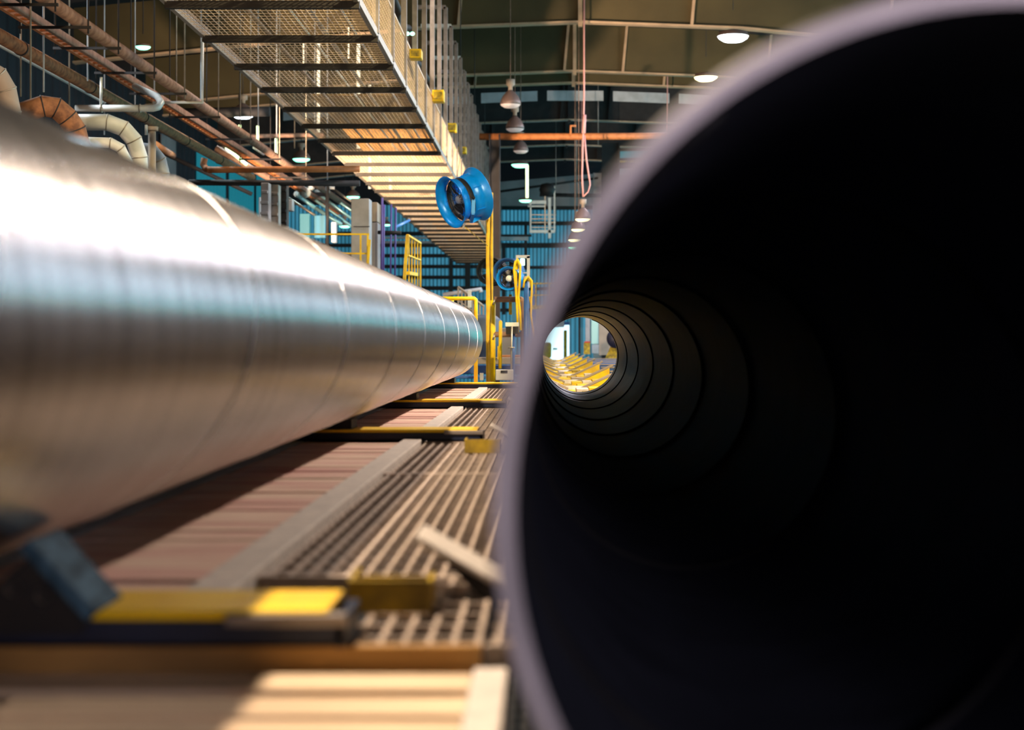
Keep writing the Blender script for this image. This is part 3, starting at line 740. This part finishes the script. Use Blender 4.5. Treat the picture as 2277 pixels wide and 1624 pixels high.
# beige mesh railing and white sign
t = thing('stair_railing', 'beige stair railing sloping down behind the yellow guard frame', 'railing', P(1018, 700, 30))
e = MB(); e.tube([P(1018, 638, 30), P(1043, 656, 30), P(1076, 682, 30)], .022, 8); e.build('handrail', M['ply'], t)
for q_ in range(8):
    xx = 1019 + q_*8; yt = 639 + (xx-1018)*.74
    MB().bar(P(xx, yt, 30), P(xx, yt+75, 30), .03).build('baluster', M['ply'], t)
MB().tube([P(1018, 668, 30), P(1078, 712, 30)], .015, 8).build('middle_rail', M['ply'], t)
tag(MB().box(P(1044, 665, 28), (.065, .02, .30)).build('sign_board', M['white'], None, .004), 'narrow white board behind the yellow guard frame', 'sign')
tag(MB().tube([P(985, 656, 45), P(1068, 643, 45), P(1070, 650, 45)], .06, 10).build('pale_pipe', M['insul']), 'pale horizontal pipe end under the dark fans', 'pipe')
# right side: yellow platform rails over the siding, seen left of the rim
t = thing('platform_railing', 'dull yellow platform railing far off between the blue post and the pipe rim', 'railing', P(1200, 700, 50))
for (x0, x1, y0, y1, s_) in ((1184, 1290, 631, 631, .05), (1184, 1290, 657, 657, .04), (1184, 1290, 684, 684, .12), (1192, 1192, 631, 684, .04), (1223, 1223, 631, 684, .04), (1256, 1256, 631, 684, .04)):
    MB().bar(P(x0, y0, 50), P(x1, y1, 50), s_).build('rail' if y0 == y1 else 'upright', M['old_yellow'], t)
a = P(1190, 640, 52)
tag(MB().bar(P(1187, 636, 51), P(1187, 800, 51), .15).build('steel_column', M['bluepost']), 'dark blue leg holding up the dull yellow platform railing', 'leg')
tag(MB().box(P(1222, 708, 52), (.9, .1, .55)).build('blanking_sheet', M['grey']), 'lavender grey machine panel below the platform railing', 'panel')

for j, (px_, y0, y1, wq, Y) in enumerate(((708, -60, 300, 7, 44), (675, -40, 150, 3, 42), (797, 60, 330, 8, 47), (822, 150, 420, 6, 50), (868, 240, 430, 6, 54), (775, 60, 130, 3, 40))):
    tag(MB().tube([P(px_, y0, Y), P(px_, y1, Y)], wq/2/F*Y, 8).build('tube_light', M['warm_tube']), '%s cream-lit upright tube showing through the walkway mesh' % ORD[j], 'light')  # hanging rods given a glow so they look brightly lit
t = thing('yellow_loader', 'blurry yellow machine standing in the daylit doorway', 'machine', P(1215, 790, 78))
MB().box(P(1212, 779, 78.4), (.55, .3, .75)).build('body', M['yellow'], t, .1)
MB().box(P(1257, 765, 78.4), (.16, .3, 1.3)).build('mast', M['old_yellow'], t)
MB().box(P(1234, 776, 78.5), (.22, .2, .09)).build('hook', M['cyanbar'], t, .03)
# ---- seen through the bore, right of the door
bore = [(1266, 1286, 705, 792, 60, 'teal_wall', 'wall_sheet', 'blue ribbed sheet right of the daylit doorway'),
        (1286, 1291, 705, 792, 58, 'dark', 'wall_post', 'thin black post between the ribbed sheets seen through the bore'),
        (1291, 1301, 705, 792, 58, 'teal_wall', 'wall_sheet', 'narrow blue sheet seen through the bore beside the white post'),
        (1302, 1312, 700, 765, 50, 'grey', 'pale_post', 'pale perforated post seen through the bore'),
        (1315, 1331, 700, 765, 52, 'cyanbar', 'glass_panel', 'greenish glass panel seen through the bore'),
        (1316, 1332, 767, 786, 50, 'insul', 'white_cabinet', 'pale blue-white cabinet below the glass panel'),
        (1332, 1385, 690, 790, 48, 'ply', 'beige_panel', 'large beige panel at the far right inside the bore view'),
        (1298, 1312, 762, 788, 46, 'old_yellow', 'gate_post', 'olive gate frame with red top seen through the bore')]
for (x0, x1, y0, y1, Y, mm, nn, lb) in bore:
    a = P(x0, y0, Y); b = P(x1, y1, Y); e = MB()
    n = max(1, int((x1-x0)/4)) if mm == 'teal_wall' else 1
    for q_ in range(n):
        xa = a.x + (b.x-a.x)*q_/n; xb = a.x + (b.x-a.x)*(q_+(.82 if n > 1 else 1))/n
        e.bb(xa, xb, Y, Y+.12, b.z, a.z)
    tag(e.build(nn, M[mm]), lb, nn.split('_')[-1])
tag(MB().box(P(1306, 761, 45.9), (.16, .1, .04)).build('red_cap', M['red']), 'small red bar on top of the olive gate frame', 'bar')
c = P(1371, 753, 40)
Mr = Matrix(((1, 0, 0), (0, 0, 1), (0, 1, 0)))
t = thing('hose_reel', 'big dark blue reel at the far right seen through the bore', 'reel', c)
MB().lathe([(0, -.1), (.24, -.1), (.24, -.06), (.12, -.06), (.12, .06), (.24, .06), (.24, .1), (0, .1)], c, 28, Mr).build('drum', mat('reel_navy', (.01, .012, .04), .5), t)
MB().lathe([(0, -.13), (.06, -.13), (.06, -.1)], c, 16, Mr).build('hub', M['insul'], t)
MB().prism([(c.x-.3, c.z-.55), (c.x+.3, c.z-.55), (c.x+.05, c.z), (c.x-.05, c.z)], .08, 'y', 40.15).build('stand', M['old_yellow'], t)

# ================================================================== LAMPS
def high_bay(loc, rad, lens, lab, group=None, kind='bell', cord_top=None, tilt=0):
    loc = Vector(loc)
    t = thing('pendant_lamp', lab, 'lamp', loc, group)
    h = rad * (1.25 if kind == 'bell' else .9)
    if kind != 'disk':
        MB().lathe([(rad, 0), (rad*.97, h*.25), (rad*.80, h*.6), (rad*.5, h*.9), (rad*.22, h*1.1), (rad*.2, h*1.15), (rad*.46, h*.87), (rad*.76, h*.58), (rad*.93, h*.25), (rad*.96, 0)], loc, 28, closed=True).build('lamp_shade', M['shade'], t)
        MB().lathe([(0, h*1.1), (rad*.22, h*1.1), (rad*.22, h*1.45), (rad*.42, h*1.5), (rad*.42, h*1.95), (0, h*2.0)], loc, 14).build('ballast', M['ply'], t)
    else:
        MB().lathe([(rad, 0.005), (rad*.9, rad*.3), (rad*.3, rad*.45), (0, rad*.5)], loc, 28).build('lamp_shade', M['shade'], t)
    MB().lathe([(0, -rad*.34), (rad*.6, -rad*.28), (rad*.9, -rad*.1), (rad*.97, .01)], loc, 28).build('lens', lens, t)
    if cord_top:
        MB().tube([loc + Vector((0, 0, h*1.9)), Vector((loc.x, loc.y, roof_at(loc.x)))], .009, 6).build('cord', M['rust2'] if kind == 'bell' else M['dark'], t)
    return t
TOP = RZ + .6
def roof_at(x): return RZ + 1.5 - abs(x - RX) * 1.1 / 14.6 + .02
def at(px, py, Zr):      # point on the sight line at height Zr above the eye
    Y = Zr * F / (VY - py); return P(px, py, Y)
rows = [((540, 256), 5.0, .25, 'lens_white', 'brightest shaded lamp over the silver pipe, below the pipe racks'), ((670, 354), 5.0, .245, 'lens_green', 'green-rimmed lamp above the long orange crossing pipe'),
        ((785, 438), 5.0, .24, 'lens_green', 'green-rimmed lamp directly above the tall pale cabinet'), ((318, 105), 5.0, .13, 'lens_green', 'slim small lit lamp among the upper hanger rods'),
        ((767, 503), 4.2, .22, 'lens_green', 'low cyan lamp beside the pale cabinet'), ((860, 500), 4.4, .16, 'lens_green', 'small cyan light between the violet posts')]
for (pp, zr, rr, ln, lb) in rows:
    loc = at(pp[0], pp[1], zr)
    high_bay(loc, rr, M[ln], lb, cord_top=TOP, kind='hb' if rr > .15 else 'disk')
    lamp_light('bay_light', loc - Vector((0, 0, rr*.36)), 90, (.75, .95, 1.0), rr*1.1, loc - Vector((0, 0, 3)))
for j, (pp, zr, rr, ln, lb) in enumerate((((1135, 233), 5.5, .24, 'lens_off', 'nearest unlit brown bell lamp right of the walkway'), ((1145, 287), 5.5, .24, 'lens_off', 'second unlit bell lamp right of the walkway'),
        ((1158, 336), 5.5, .22, 'lens_off', 'third dim bell lamp in the row, above the green-lit one'), ((1156, 367), 5.5, .27, 'lens_green', 'green-lit round lamp with a bright tube hanging from it'),
        ((1168, 446), 4.9, .22, 'lens_green', 'green-lit lamp just above the bright ladder cage'))):
    loc = at(pp[0], pp[1], zr); high_bay(loc, rr, M[ln], lb, cord_top=TOP, kind='bell' if j < 3 else 'disk')
a = P(1172, 368, 51.4); b = P(1172, 440, 51.4)
tag(MB().tube([a, b], .045, 8).build('tube_light', M['lime']), 'vertical bright green tube under the green-lit round lamp', 'light')
for j, (pp, zr, rr, ln, lb) in enumerate((((1297, 488), 3.0, .200, 'lens_warm', 'nearest and largest bell lamp with a white ballast, hanging on a pink cord'), ((1287, 511), 3.0, .20, 'lens_warm', 'second warm bell lamp down the hanging row'),
        ((1279, 534), 3.0, .20, 'lens_warm', 'third hanging lamp with yellow-green glow'), ((1278, 551), 3.0, .20, 'lens_green', 'lowest hanging lamp with a green glow'))):
    loc = at(pp[0], pp[1], zr); LT = high_bay(loc, rr, M[ln], lb, cord_top=TOP if j else None, kind='bell')
    if j == 0:
        l0 = loc + Vector((0, 0, .55))
        pts = [l0, l0 + Vector((-.03, 0, .5)), l0 + Vector((.0, 0, 1.6)), l0 + Vector((.02, 0, 2.4)), Vector((loc.x+.02, loc.y, roof_at(loc.x)))]
        MB().tube([p for p in pts], .022, 8).build('cord', M['pink'], LT)
        pts = [l0, l0 + Vector((.12, 0, .12)), l0 + Vector((.17, 0, .3)), l0 + Vector((.08, 0, .9)), l0 + Vector((.03, 0, 1.5))]
        MB().tube(pts, .02, 8).build('cord_loop', M['pink'], LT)
        MB().tube([l0 + Vector((.01, -.03, 1.55)), l0 + Vector((.03, -.03, 2.0))], .045, 8).build('cord_grip', M['pink'], LT)
for j, (pp, rr, ln, lb) in enumerate((((1630, 82), .36, 'lens_white', 'bright violet-white lamp under the rafters above the open pipe'), ((1570, 173), .32, 'lens_warm', 'warm white lamp beneath the second rafter above the pipe rim'))):
    loc = at(pp[0], pp[1], 7.0); high_bay(loc, rr, M[ln], lb, kind='disk', cord_top=RZ+.2)
    lamp_light('bay_light', loc - Vector((0, 0, rr*.36)), 420, (.9, .85, 1.0), rr*1.1, loc - Vector((0, 0, 3)))
# two deck lamps and further lamps outside the frame, some added for light
for j, (loc, lb) in enumerate(((LAMP_A, 'deck lamp overhead outside the view, over the gratings'), (LAMP_B, 'deck lamp overhead outside the view, off to the side of the cradles'), (LAMP_C, 'deck lamp overhead outside the view, aimed at the tall yellow post'))):
    high_bay(Vector(loc) + Vector((0, 0, .12)), .26, M['lens_warm'], lb, kind='hb', cord_top=TOP)
over = [(.95, -1.6, .30, 4.6, (.92, .78, .88)), (4.3, 24, 6.6, 520, WARM), (4.3, 27.5, 6.8, 700, (.9, .9, 1.0)), (-3.2, 27, 6.4, 200, (1, .8, .62)), (-7.4, 19, 5.0, 300, (.85, .95, 1.0))]  # first lamp added behind the camera for the rim; others light rafters and racks
for j, (x, y, z, pw, cl) in enumerate(over):
    loc = Vector((x, y, H + z))
    high_bay(loc + Vector((0, 0, .15)), .34, M['lens_white'], '%s ceiling lamp of the rows outside the view' % ORD[j], kind='hb', cord_top=TOP)
    lamp_light('bay_light', loc, pw, cl, .5, loc - Vector((0, 0, 3)) if j else Vector((.45, .95, H+.1)), PI if j else math.radians(52))
    if j in (1, 2, 3):
        pl = bpy.data.lights.new('bay_glow', 'POINT'); pl.energy = pw*.2; pl.color = cl; pl.shadow_soft_size = .25  # extra point light added to brighten the rafters
        po = bpy.data.objects.new('bay_glow', pl); COL.objects.link(po); po.location = loc - Vector((0, 0, .35))
for j, (loc, tgt, pw) in enumerate(((Vector((-3.9, 28.8, 2.3)), Vector((-2.9, 34.5, H+3.5)), 800), (Vector((-3.6, 8, .9)), Vector((-3.2, 20, H+3.6)), 50))):  # both lamps added out of sight to light the walkway mesh
    t = thing('floodlight', ['floor floodlight behind the silver pipe, aimed up at the far walkway mesh', 'floor floodlight behind the silver pipe, aimed up at the near walkway mesh'][j], 'lamp', loc)
    d = (tgt-loc).normalized(); q = d.to_track_quat('Z', 'Y').to_matrix()
    MB().box(loc - d*.06, (.4, .3, .08), q).build('housing', M['dark'], t, .01)
    MB().bar((loc.x, loc.y, 0), loc - d*.1, .05).build('stand', M['dark'], t)
    lamp_light('flood_light', loc, pw, WARM, .35, tgt, math.radians(80))

# ================================================================== PIPE RACK upper left
def long_run(name, x, z, y0, y1, r, m, lab, cat='pipe', collars=0):
    t = thing(name, lab, cat, (x, y0, H+z))
    MB().tube([(x, y0, H+z), (x, y1, H+z)], r, 18).build('barrel', m, t)
    for q_ in range(collars):
        y = y0 + 1.2 + q_*2.9
        MB().tube([(x, y, H+z), (x, y+.03, H+z)], r*1.12, 18).build('clamp', M['dark'], t)
    return t
long_run('rack_pipe', -6.0, 3.37, 12, 34, .080, M['rust'], 'thick rust-brown pipe running down the hall above the white pipe', collars=7)
long_run('rack_pipe', -6.5, 3.57, 13.5, 24.5, .050, M['white'], 'slim white pipe just under the thick rust-brown pipe', collars=0)
long_run('rack_pipe', -5.20, 3.58, 12, 50, .075, M['rust2'], 'tan-brown pipe on the outer ends of the hanger bars', collars=0)
t = thing('cable_tray', 'double cable tray with rust-coloured rungs between the two brown pipes', 'cable tray', (-5.65, 12, H+3.55))
for dx in (-.075, .06):
    MB().bar((-5.66+dx, 12, H+3.56), (-5.66+dx, 46, H+3.56), .045, .09).build('side_rail', M['orange'] if dx < 0 else M['rust2'], t)
e = MB(); y = 12
while y < 46: e.bb(-5.72, -5.60, y, y+.05, H+3.53, H+3.55); y += .22
e.build('rungs', M['orange'], t)['kind'] = 'stuff'
for j, Y in enumerate((17.07, 18.3, 19.6, 21.4, 23.2, 25.6, 28.4, 31.5, 35)):
    t = thing('pipe_hanger', '%s trapeze hanger down the row carrying the brown pipe and tray' % ORD[j], 'hanger', (-5.3, Y, H+3.45))
    MB().bar((-5.80, Y, H+3.47), (-5.00, Y, H+3.47), .03, .03).build('crossbar', M['dark'], t)
    for xx in (-5.78, -5.03):
        MB().tube([(xx, Y, H+3.40), (xx, Y, roof_at(xx))], .010, 6).build('rod', M['galv'] if j > 3 and xx > -5.5 else M['dark'], t)
for j, (px_, y1_, Y, y0_) in enumerate(((68, 270, 18, 60), (97, 205, 19, 110), (195, 180, 21, 120), (154, 240, 22, 100), (232, 300, 24, 100), (343, 205, 26, 105), (392, 240, 27, 95), (447, 235, 29, 90), (300, 235, 26, 140), (46, 215, 20, 120),
                                (574, 320, 32, 190), (615, 345, 33, 200), (534, 300, 33, 250), (700, 300, 40, 200), (728, 400, 40, 250), (655, 330, 41, 240))):
    lo_ = P(px_, y1_, Y); tag(MB().tube([lo_, Vector((lo_.x, Y, roof_at(lo_.x)))], .011, 6).build('hanger_rod', M['insul'] if j % 3 else M['galv']), '%s thin vertical rod from the outer side among the overhead pipe racks' % ORD[j], 'rod')
# lit vertical tubes beneath the bright lamp
for j, (px_, y0_, y1_) in enumerate(((533, 278, 302), (573, 280, 325), (614, 308, 345))):
    tag(MB().tube([P(px_, y0_, 34.5), P(px_, y1_, 34.5)], .028, 8).build('tube_light', M['lime']), ['short', 'middle', 'longest right-hand'][j] + ' upright lime-lit tube below the brightest shaded lamp', 'light')
# tubes end plate: lime streaks lying along the tray (lit tubes on the rack)
for j, (x0, y0, Y0, x1, y1, Y1) in enumerate(((504, 330, 33, 548, 366, 36), (530, 330, 33, 556, 350, 35), (565, 328, 34, 586, 342, 35), (590, 337, 36, 632, 368, 39))):
    tag(MB().tube([P(x0, y0, Y0), P(x1, y1, Y1)], .035, 8).build('fluorescent_tube', M['lime'] if j < 2 else M['white']), '%s bright tube lying along the rack above the orange crossing pipe' % ORD[j], 'tube')
# white crossing pipe with elbow and rust/white mitred elbows
t = thing('white_pipe', 'white horizontal pipe ending in an elbow beneath the rust-brown pipe', 'pipe', P(170, 241, 20))
MB().tube([P(168, 241, 20), P(340, 241, 20), P(352, 238, 20.1), P(358, 228, 20.4), P(350, 215, 20.8), P(300, 192, 22)], .042, 14).build('barrel', M['white'], t)
for px_ in (224, 310): MB().tube([P(px_, 241, 20), P(px_+3, 241, 20)], .052, 14).build('clamp', M['galv'], t)
MB().tube([P(224, 240, 20), P(225, 172, 20)], .016, 8).build('rod', M['white'], t)
tag(MB().tube([P(340, 228, 24), P(450, 228, 24), P(450, 94, 24)], .022, 8).build('rod_bracket', M['white']), 'white L-shaped rod bracket hanging right of the white elbow', 'bracket')
def mitre(name, lab, pts, Y, r, m, cat='duct'):
    t = thing(name, lab, cat, P(pts[0][0], pts[0][1], Y))
    pp = [P(x, y, Y + (i*.05)) for i, (x, y) in enumerate(pts)]
    MB().tube(pp, r, 20, smooth=True).build('duct_wall', m, t)
    for i in range(1, len(pp)-1):
        tdir = (pp[i+1]-pp[i-1]).normalized()
        MB().tube([pp[i]-tdir*.006, pp[i]+tdir*.006], r*1.035, 20).build('mitre_seam', M['dark'] if m is M['rust'] else M['galv'], t)
    return t
mitre('elbow_duct', 'rust-brown mitred elbow duct rising behind the silver pipe', [(40, 255), (95, 236), (125, 240), (150, 262), (167, 288), (178, 330), (180, 400)], 16.0, .105, M['rust'])
mitre('elbow_duct', 'large white mitred elbow duct beside the rust-brown elbow', [(175, 272), (238, 272), (275, 286), (298, 312), (310, 350), (312, 430)], 17.5, .088, M['white'])
mitre('elbow_duct', 'pale elbow duct at the far left edge behind the silver pipe', [(-40, 150), (-5, 170), (12, 200), (22, 250), (25, 330)], 15.0, .10, M['ply'])
mitre('elbow_duct', 'small pale elbow duct peeking over the silver pipe behind the flanged riser', [(300, 330), (338, 334), (355, 355), (362, 385), (362, 460)], 18.5, .075, M['insul'])
mitre('elbow_duct', 'low white elbow mostly hidden by the silver pipe', [(170, 316), (245, 318), (268, 330), (285, 365)], 16.8, .055, M['white'])
t = thing('riser_pipe', 'tan vertical riser pipe with a flange joining the rust-brown pipe', 'pipe', P(338, 380, 18.2))
MB().tube([P(338, 470, 18.2), P(338, 285, 18.2)], .042, 16).build('barrel', M['ply'], t)
MB().tube([P(338, 291, 18.2), P(338, 282, 18.2)], .068, 16).build('flange', M['ply'], t)
MB().tube([P(325, 300, 18.1), P(325, 278, 18.1)], .016, 8).build('valve_stem', M['white'], t)
tag(MB().tube([P(345, 322, 30), P(385, 346, 38)], .07, 10).build('stub_pipe', M['orange']), 'short salmon pipe stub behind the flanged riser', 'pipe')
# crossing pipes and beams, mid depth
def cross(x0, y0, x1, y1, Y, r, m, lab, nm='cross_pipe'):
    return tag(MB().tube([P(x0, y0, Y), P(x1, y1, Y)], r, 14).build(nm, M[m]), lab, 'pipe')
cross(462, 378, 800, 376, 27, .052, 'orange', 'long orange-brown pipe crossing over the silver pipe')
cross(1066, 304, 1640, 303, 42, .085, 'orange', 'long orange pipe crossing between walkway and pipe rim')
tag(MB().tube([P(1269, 302, 41.9), P(1269, 280, 41.9), P(1281, 280, 41.9)], .03, 8).build('pipe_stub', M['orange']), 'small orange valve stub on the long orange pipe', 'stub')
tag(MB().tube([P(455, 352, 27.2), P(452, 366, 27.2), P(458, 376, 27.1), P(470, 378, 27)], .055, 12).build('pipe_valve', M['rust']), 'brown valve and elbow at the end of the orange-brown crossing pipe', 'valve')
cross(395, 252, 600, 248, 34, .10, 'dark', 'dark sheathed beam crossing behind the brightest lamp', 'cross_beam')
cross(420, 406, 800, 408, 27.5, .05, 'dark', 'thin dark pipe crossing below the orange-brown pipe')
cross(560, 303, 720, 300, 38, .05, 'rust2', 'dim brown pipe crossing left of the walkway')
cross(1200, 433, 1345, 436, 65, .075, 'dark', 'dark horizontal pipe behind the hanging lamps')
cross(1105, 427, 1330, 396, 70, .05, 'dark', 'slanted dark brace under the grey gable')
cross(480, 330, 640, 420, 36, .07, 'rust2', 'brown sloping pipe bundle left of the orange crossing pipe')
cross(340, 330, 560, 432, 40, .05, 'dark', 'dark sloping brace across the blue side windows')
# bundle of parallel pipes beyond, cyan lamp light put into their colour
for j, (x0, y0, x1, y1, m_) in enumerate(((655, 430, 700, 462, 'cyanbar'), (700, 462, 760, 500, 'cyanbar'), (660, 415, 790, 510, 'cyanbar'), (690, 418, 800, 500, 'cyanbar'), (712, 420, 815, 492, 'cyanbar'), (668, 402, 720, 440, 'cyanbar'), (728, 412, 800, 462, 'galv'), (640, 440, 720, 492, 'galv'))):
    Y0 = 6.2*F/(VX-x0) if False else 40; Y1 = 48
    cross(x0, y0, x1, y1, (40 + j*.5), .035 if j > 1 else .05, m_, '%s sloping pipe of the cyan-lit bundle above the yellow handrail' % ORD[j], 'bundle_pipe')
cross(650, 434, 745, 432, 41, .05, 'dark', 'short dark bar under the cyan-lit pipe cluster')
for j, (px_, py_, rr) in enumerate(((668, 417, .11), (680, 428, .13), (693, 415, .09), (660, 432, .08))):
    tag(MB().lathe([(0, -rr), (rr*.7, -rr*.7), (rr, 0), (rr*.7, rr*.7), (0, rr)], P(px_, py_, 39), 14).build('valve_body', M['white']), '%s rounded white valve body on the pipe cluster by the dark post' % ORD[j], 'valve')
for j, (px_, py_) in enumerate(((710, 425), (724, 426), (735, 418))):
    tag(MB().tube([P(px_-9, py_, 39.5), P(px_+9, py_, 39.5)], .035, 8).build('pipe_coupling', M['white']), '%s pale green coupling beside the rounded valve bodies' % ORD[j], 'coupling')
cross(728, 400, 727, 560, 36, .04, 'black', 'thin black post in front of the cyan-lit bundle', 'slim_post')
# machine column cluster
for j, (x0, x1, y0, y1, mm, lb) in enumerate(((583, 600, 408, 620, 'wall_grey', 'grey ribbed machine column above the silver pipe'), (604, 622, 412, 620, 'post', 'greenish weathered machine column beside the ribbed one'),
                        (624, 640, 405, 620, 'dark', 'dark machine column with pale clamps'), (640, 652, 445, 470, 'grey', 'small grey plate on the machine columns'), (578, 582, 440, 560, 'insul', 'thin pale conduit on the machine columns'),
                        (668, 690, 476, 560, 'teal_window', 'round-topped blue window of the far machine'), (700, 725, 480, 530, 'teal_wall', 'dim blue panel right of the round-topped window'),
                        (738, 748, 495, 540, 'insul', 'pale bent duct over the yellow handrail'))):
    Y = 26.5 + j*.6 if j < 5 else 36; a = P(x0, y0, Y); b = P(x1, y1, Y)
    e = MB(); e.box(((a.x+b.x)/2, Y, (a.z+b.z)/2), (b.x-a.x, .25, a.z-b.z))
    if j < 3:
        for q_ in range(9):
            zc = a.z - .15 - q_*.17; e.box(((a.x+b.x)/2, Y-.14, zc), ((b.x-a.x)*(.8 + .3*random.random()), .06, .05))
    tag(e.build('machine_column' if j < 3 else 'blanking_sheet', M[mm], None, .01), lb, 'column' if j < 3 else 'panel')
# pale tall cabinets
for j, (x0, x1, y0, y1, Y, mm, lb) in enumerate(((784, 824, 444, 552, 26.5, 'grey', 'tall pale grey cabinet behind the yellow handrail'), (825, 842, 452, 495, 27, 'ply', 'pale box beside the tall pale cabinet'),
                        (826, 843, 497, 600, 27, 'wall_grey', 'weathered grey column below the pale box'), (842, 850, 458, 500, 27.5, 'wall_grey', 'narrow grey strip beside the pale box'))):
    a = P(x0, y0, Y); b = P(x1, y1+40 if j != 1 else y1, Y)
    t = thing('tall_cabinet' if j == 0 else 'grey_box', lb, 'cabinet', ((a.x+b.x)/2, Y, b.z))
    MB().box(((a.x+b.x)/2, Y, (a.z+b.z)/2), (b.x-a.x, .4, a.z-b.z)).build('body', M[mm], t, .01)
    if j == 0: MB().bar(P(x0+2, y0+60, Y-.22), P(x1-2, y0+60, Y-.22), .01).build('panel_joint', M['dark'], t)
# violet posts
for j, (px_, y0, wq, Y) in enumerate(((850, 440, 5, 26), (854, 455, 5, 26.3), (870, 455, 4, 26.6), (880, 462, 4, 27))):
    tag(MB().tube([P(px_, y0, Y), P(px_-2, 640, Y)], wq/2/F*Y, 10).build('violet_post', M['purple']), '%s violet post from the pale cabinet, standing behind the silver pipe' % ORD[j], 'post')
cross(840, 517, 892, 518, 26.4, .03, 'black', 'short black crossbar tying the violet posts', 'tie_bar')
cross(880, 505, 912, 489, 36, .03, 'bluepost', 'short slanting blue strut right of the violet posts', 'strut')
# yellow handrail over the silver pipe
Yr = 24
t = thing('yellow_handrail', 'yellow handrail with mid rail standing behind the silver pipe by the tall cabinet', 'handrail', P(818, 600, Yr))
for (x0, y0, x1, y1, s_) in ((660, 521, 821, 521, .026), (740, 564, 815, 564, .026), (802, 521, 802, 600, .028), (818, 521, 816, 640, .028)):
    MB().bar(P(x0, y0, Yr), P(x1, y1, Yr), s_).build('rail' if y0 == y1 else 'upright', M['yellow'], t)
MB().bar(P(822, 533, Yr-.3), P(814, 640, Yr-.3), .035).build('end_post', M['yellow'], t)
# yellow rack ladder
t = thing('yellow_rack', 'yellow barred gate panel leaning above the silver pipe', 'gate', P(915, 640, 24))
def lx(f, g):   # f 0..1 across, g 0..1 down
    x = 906 + 29*f; yt = 523 + 18*f; yb = 640
    return P(x - (8*g if f < .05 else 0), yt + (yb-yt)*g, 24 + 1.5*f)
MB().bar(lx(0, 0), lx(0, 1), .045).build('stile', M['yellow'], t)
MB().bar(lx(1, 0), lx(1, 1), .026).build('stile', M['yellow'], t)
MB().bar(lx(0, 0), lx(1, 0), .03).build('top_rail', M['yellow'], t)
MB().bar(lx(0.05, .38), lx(1, .38), .022).build('middle_rail', M['yellow'], t)
MB().bar(lx(0.05, .72), lx(.7, .72), .05).build('lower_rail', M['yellow'], t)
for f in (.12, .34, .56, .78): MB().bar(lx(f, .0), lx(f, 1), .020).build('bar', M['yellow'], t)
# bright ladder cage and pipes under the green lamp
t = thing('ladder_cage', 'bright white-green ladder cage hanging in front of the blue siding', 'ladder', P(1205, 520, 60))
for (x0, y0, x1, y1, s_) in ((1180, 450, 1180, 518, .05), (1233, 415, 1233, 515, .05), (1178, 515, 1234, 515, .10), (1176, 450, 1215, 450, .12), (1222, 440, 1222, 530, .10), (1174, 459, 1212, 459, .05), (1182, 478, 1236, 478, .03),
                             (1182, 495, 1236, 495, .03), (1182, 506, 1236, 506, .03), (1182, 487, 1236, 487, .03), (1212, 420, 1212, 520, .04)):
    MB().bar(P(x0, y0, 60), P(x1, y1, 60), s_).build('rung' if y0 == y1 else 'rail', M['white'] if s_ > .045 else M['galv'], t)
MB().lathe([(.0, -.25), (.22, -.2), (.3, 0), (.22, .2), (0, .25)], P(1217, 422, 60), 14).build('drum', M['black'], t)
tag(MB().bar(P(1114, 531, 70), P(1175, 531, 70), .16).build('pale_beam', M['insul']), 'pale lavender beam on the siding left of the ladder cage', 'beam')
tag(MB().bar(P(1114, 524, 71), P(1182, 524, 71), .10).build('dark_beam', M['dark']), 'thin dark beam directly above the pale lavender beam', 'beam')
for j, (x0, y0, x1, y1, Y) in enumerate(((1330, 323, 1330, 300, 55), (1236, 240, 1236, 480, 66), (1282, 200, 1282, 440, 58), (1293, 200, 1293, 400, 57), (1484, 180, 1484, 296, 50))):
    lo_ = P(x0, max(y0, y1), Y); tag(MB().tube([lo_, Vector((lo_.x, Y, roof_at(lo_.x)))], .016, 6).build('drop_rod', M['pink'] if j > 2 else M['post']), '%s thin vertical drop rod among the hanging lamps' % ORD[j], 'rod')

# repeats of one kind share a group
kinds = {}
for o in bpy.data.objects:
    if o.parent is None and o.get('category') and o.get('kind') is None: kinds.setdefault(o.name.split('.')[0], []).append(o)
for k, v in kinds.items():
    if len(v) > 2:
        for o in v:
            if not o.get('group'): o['group'] = k.replace('_', ' ') + 's in the pipe hall'
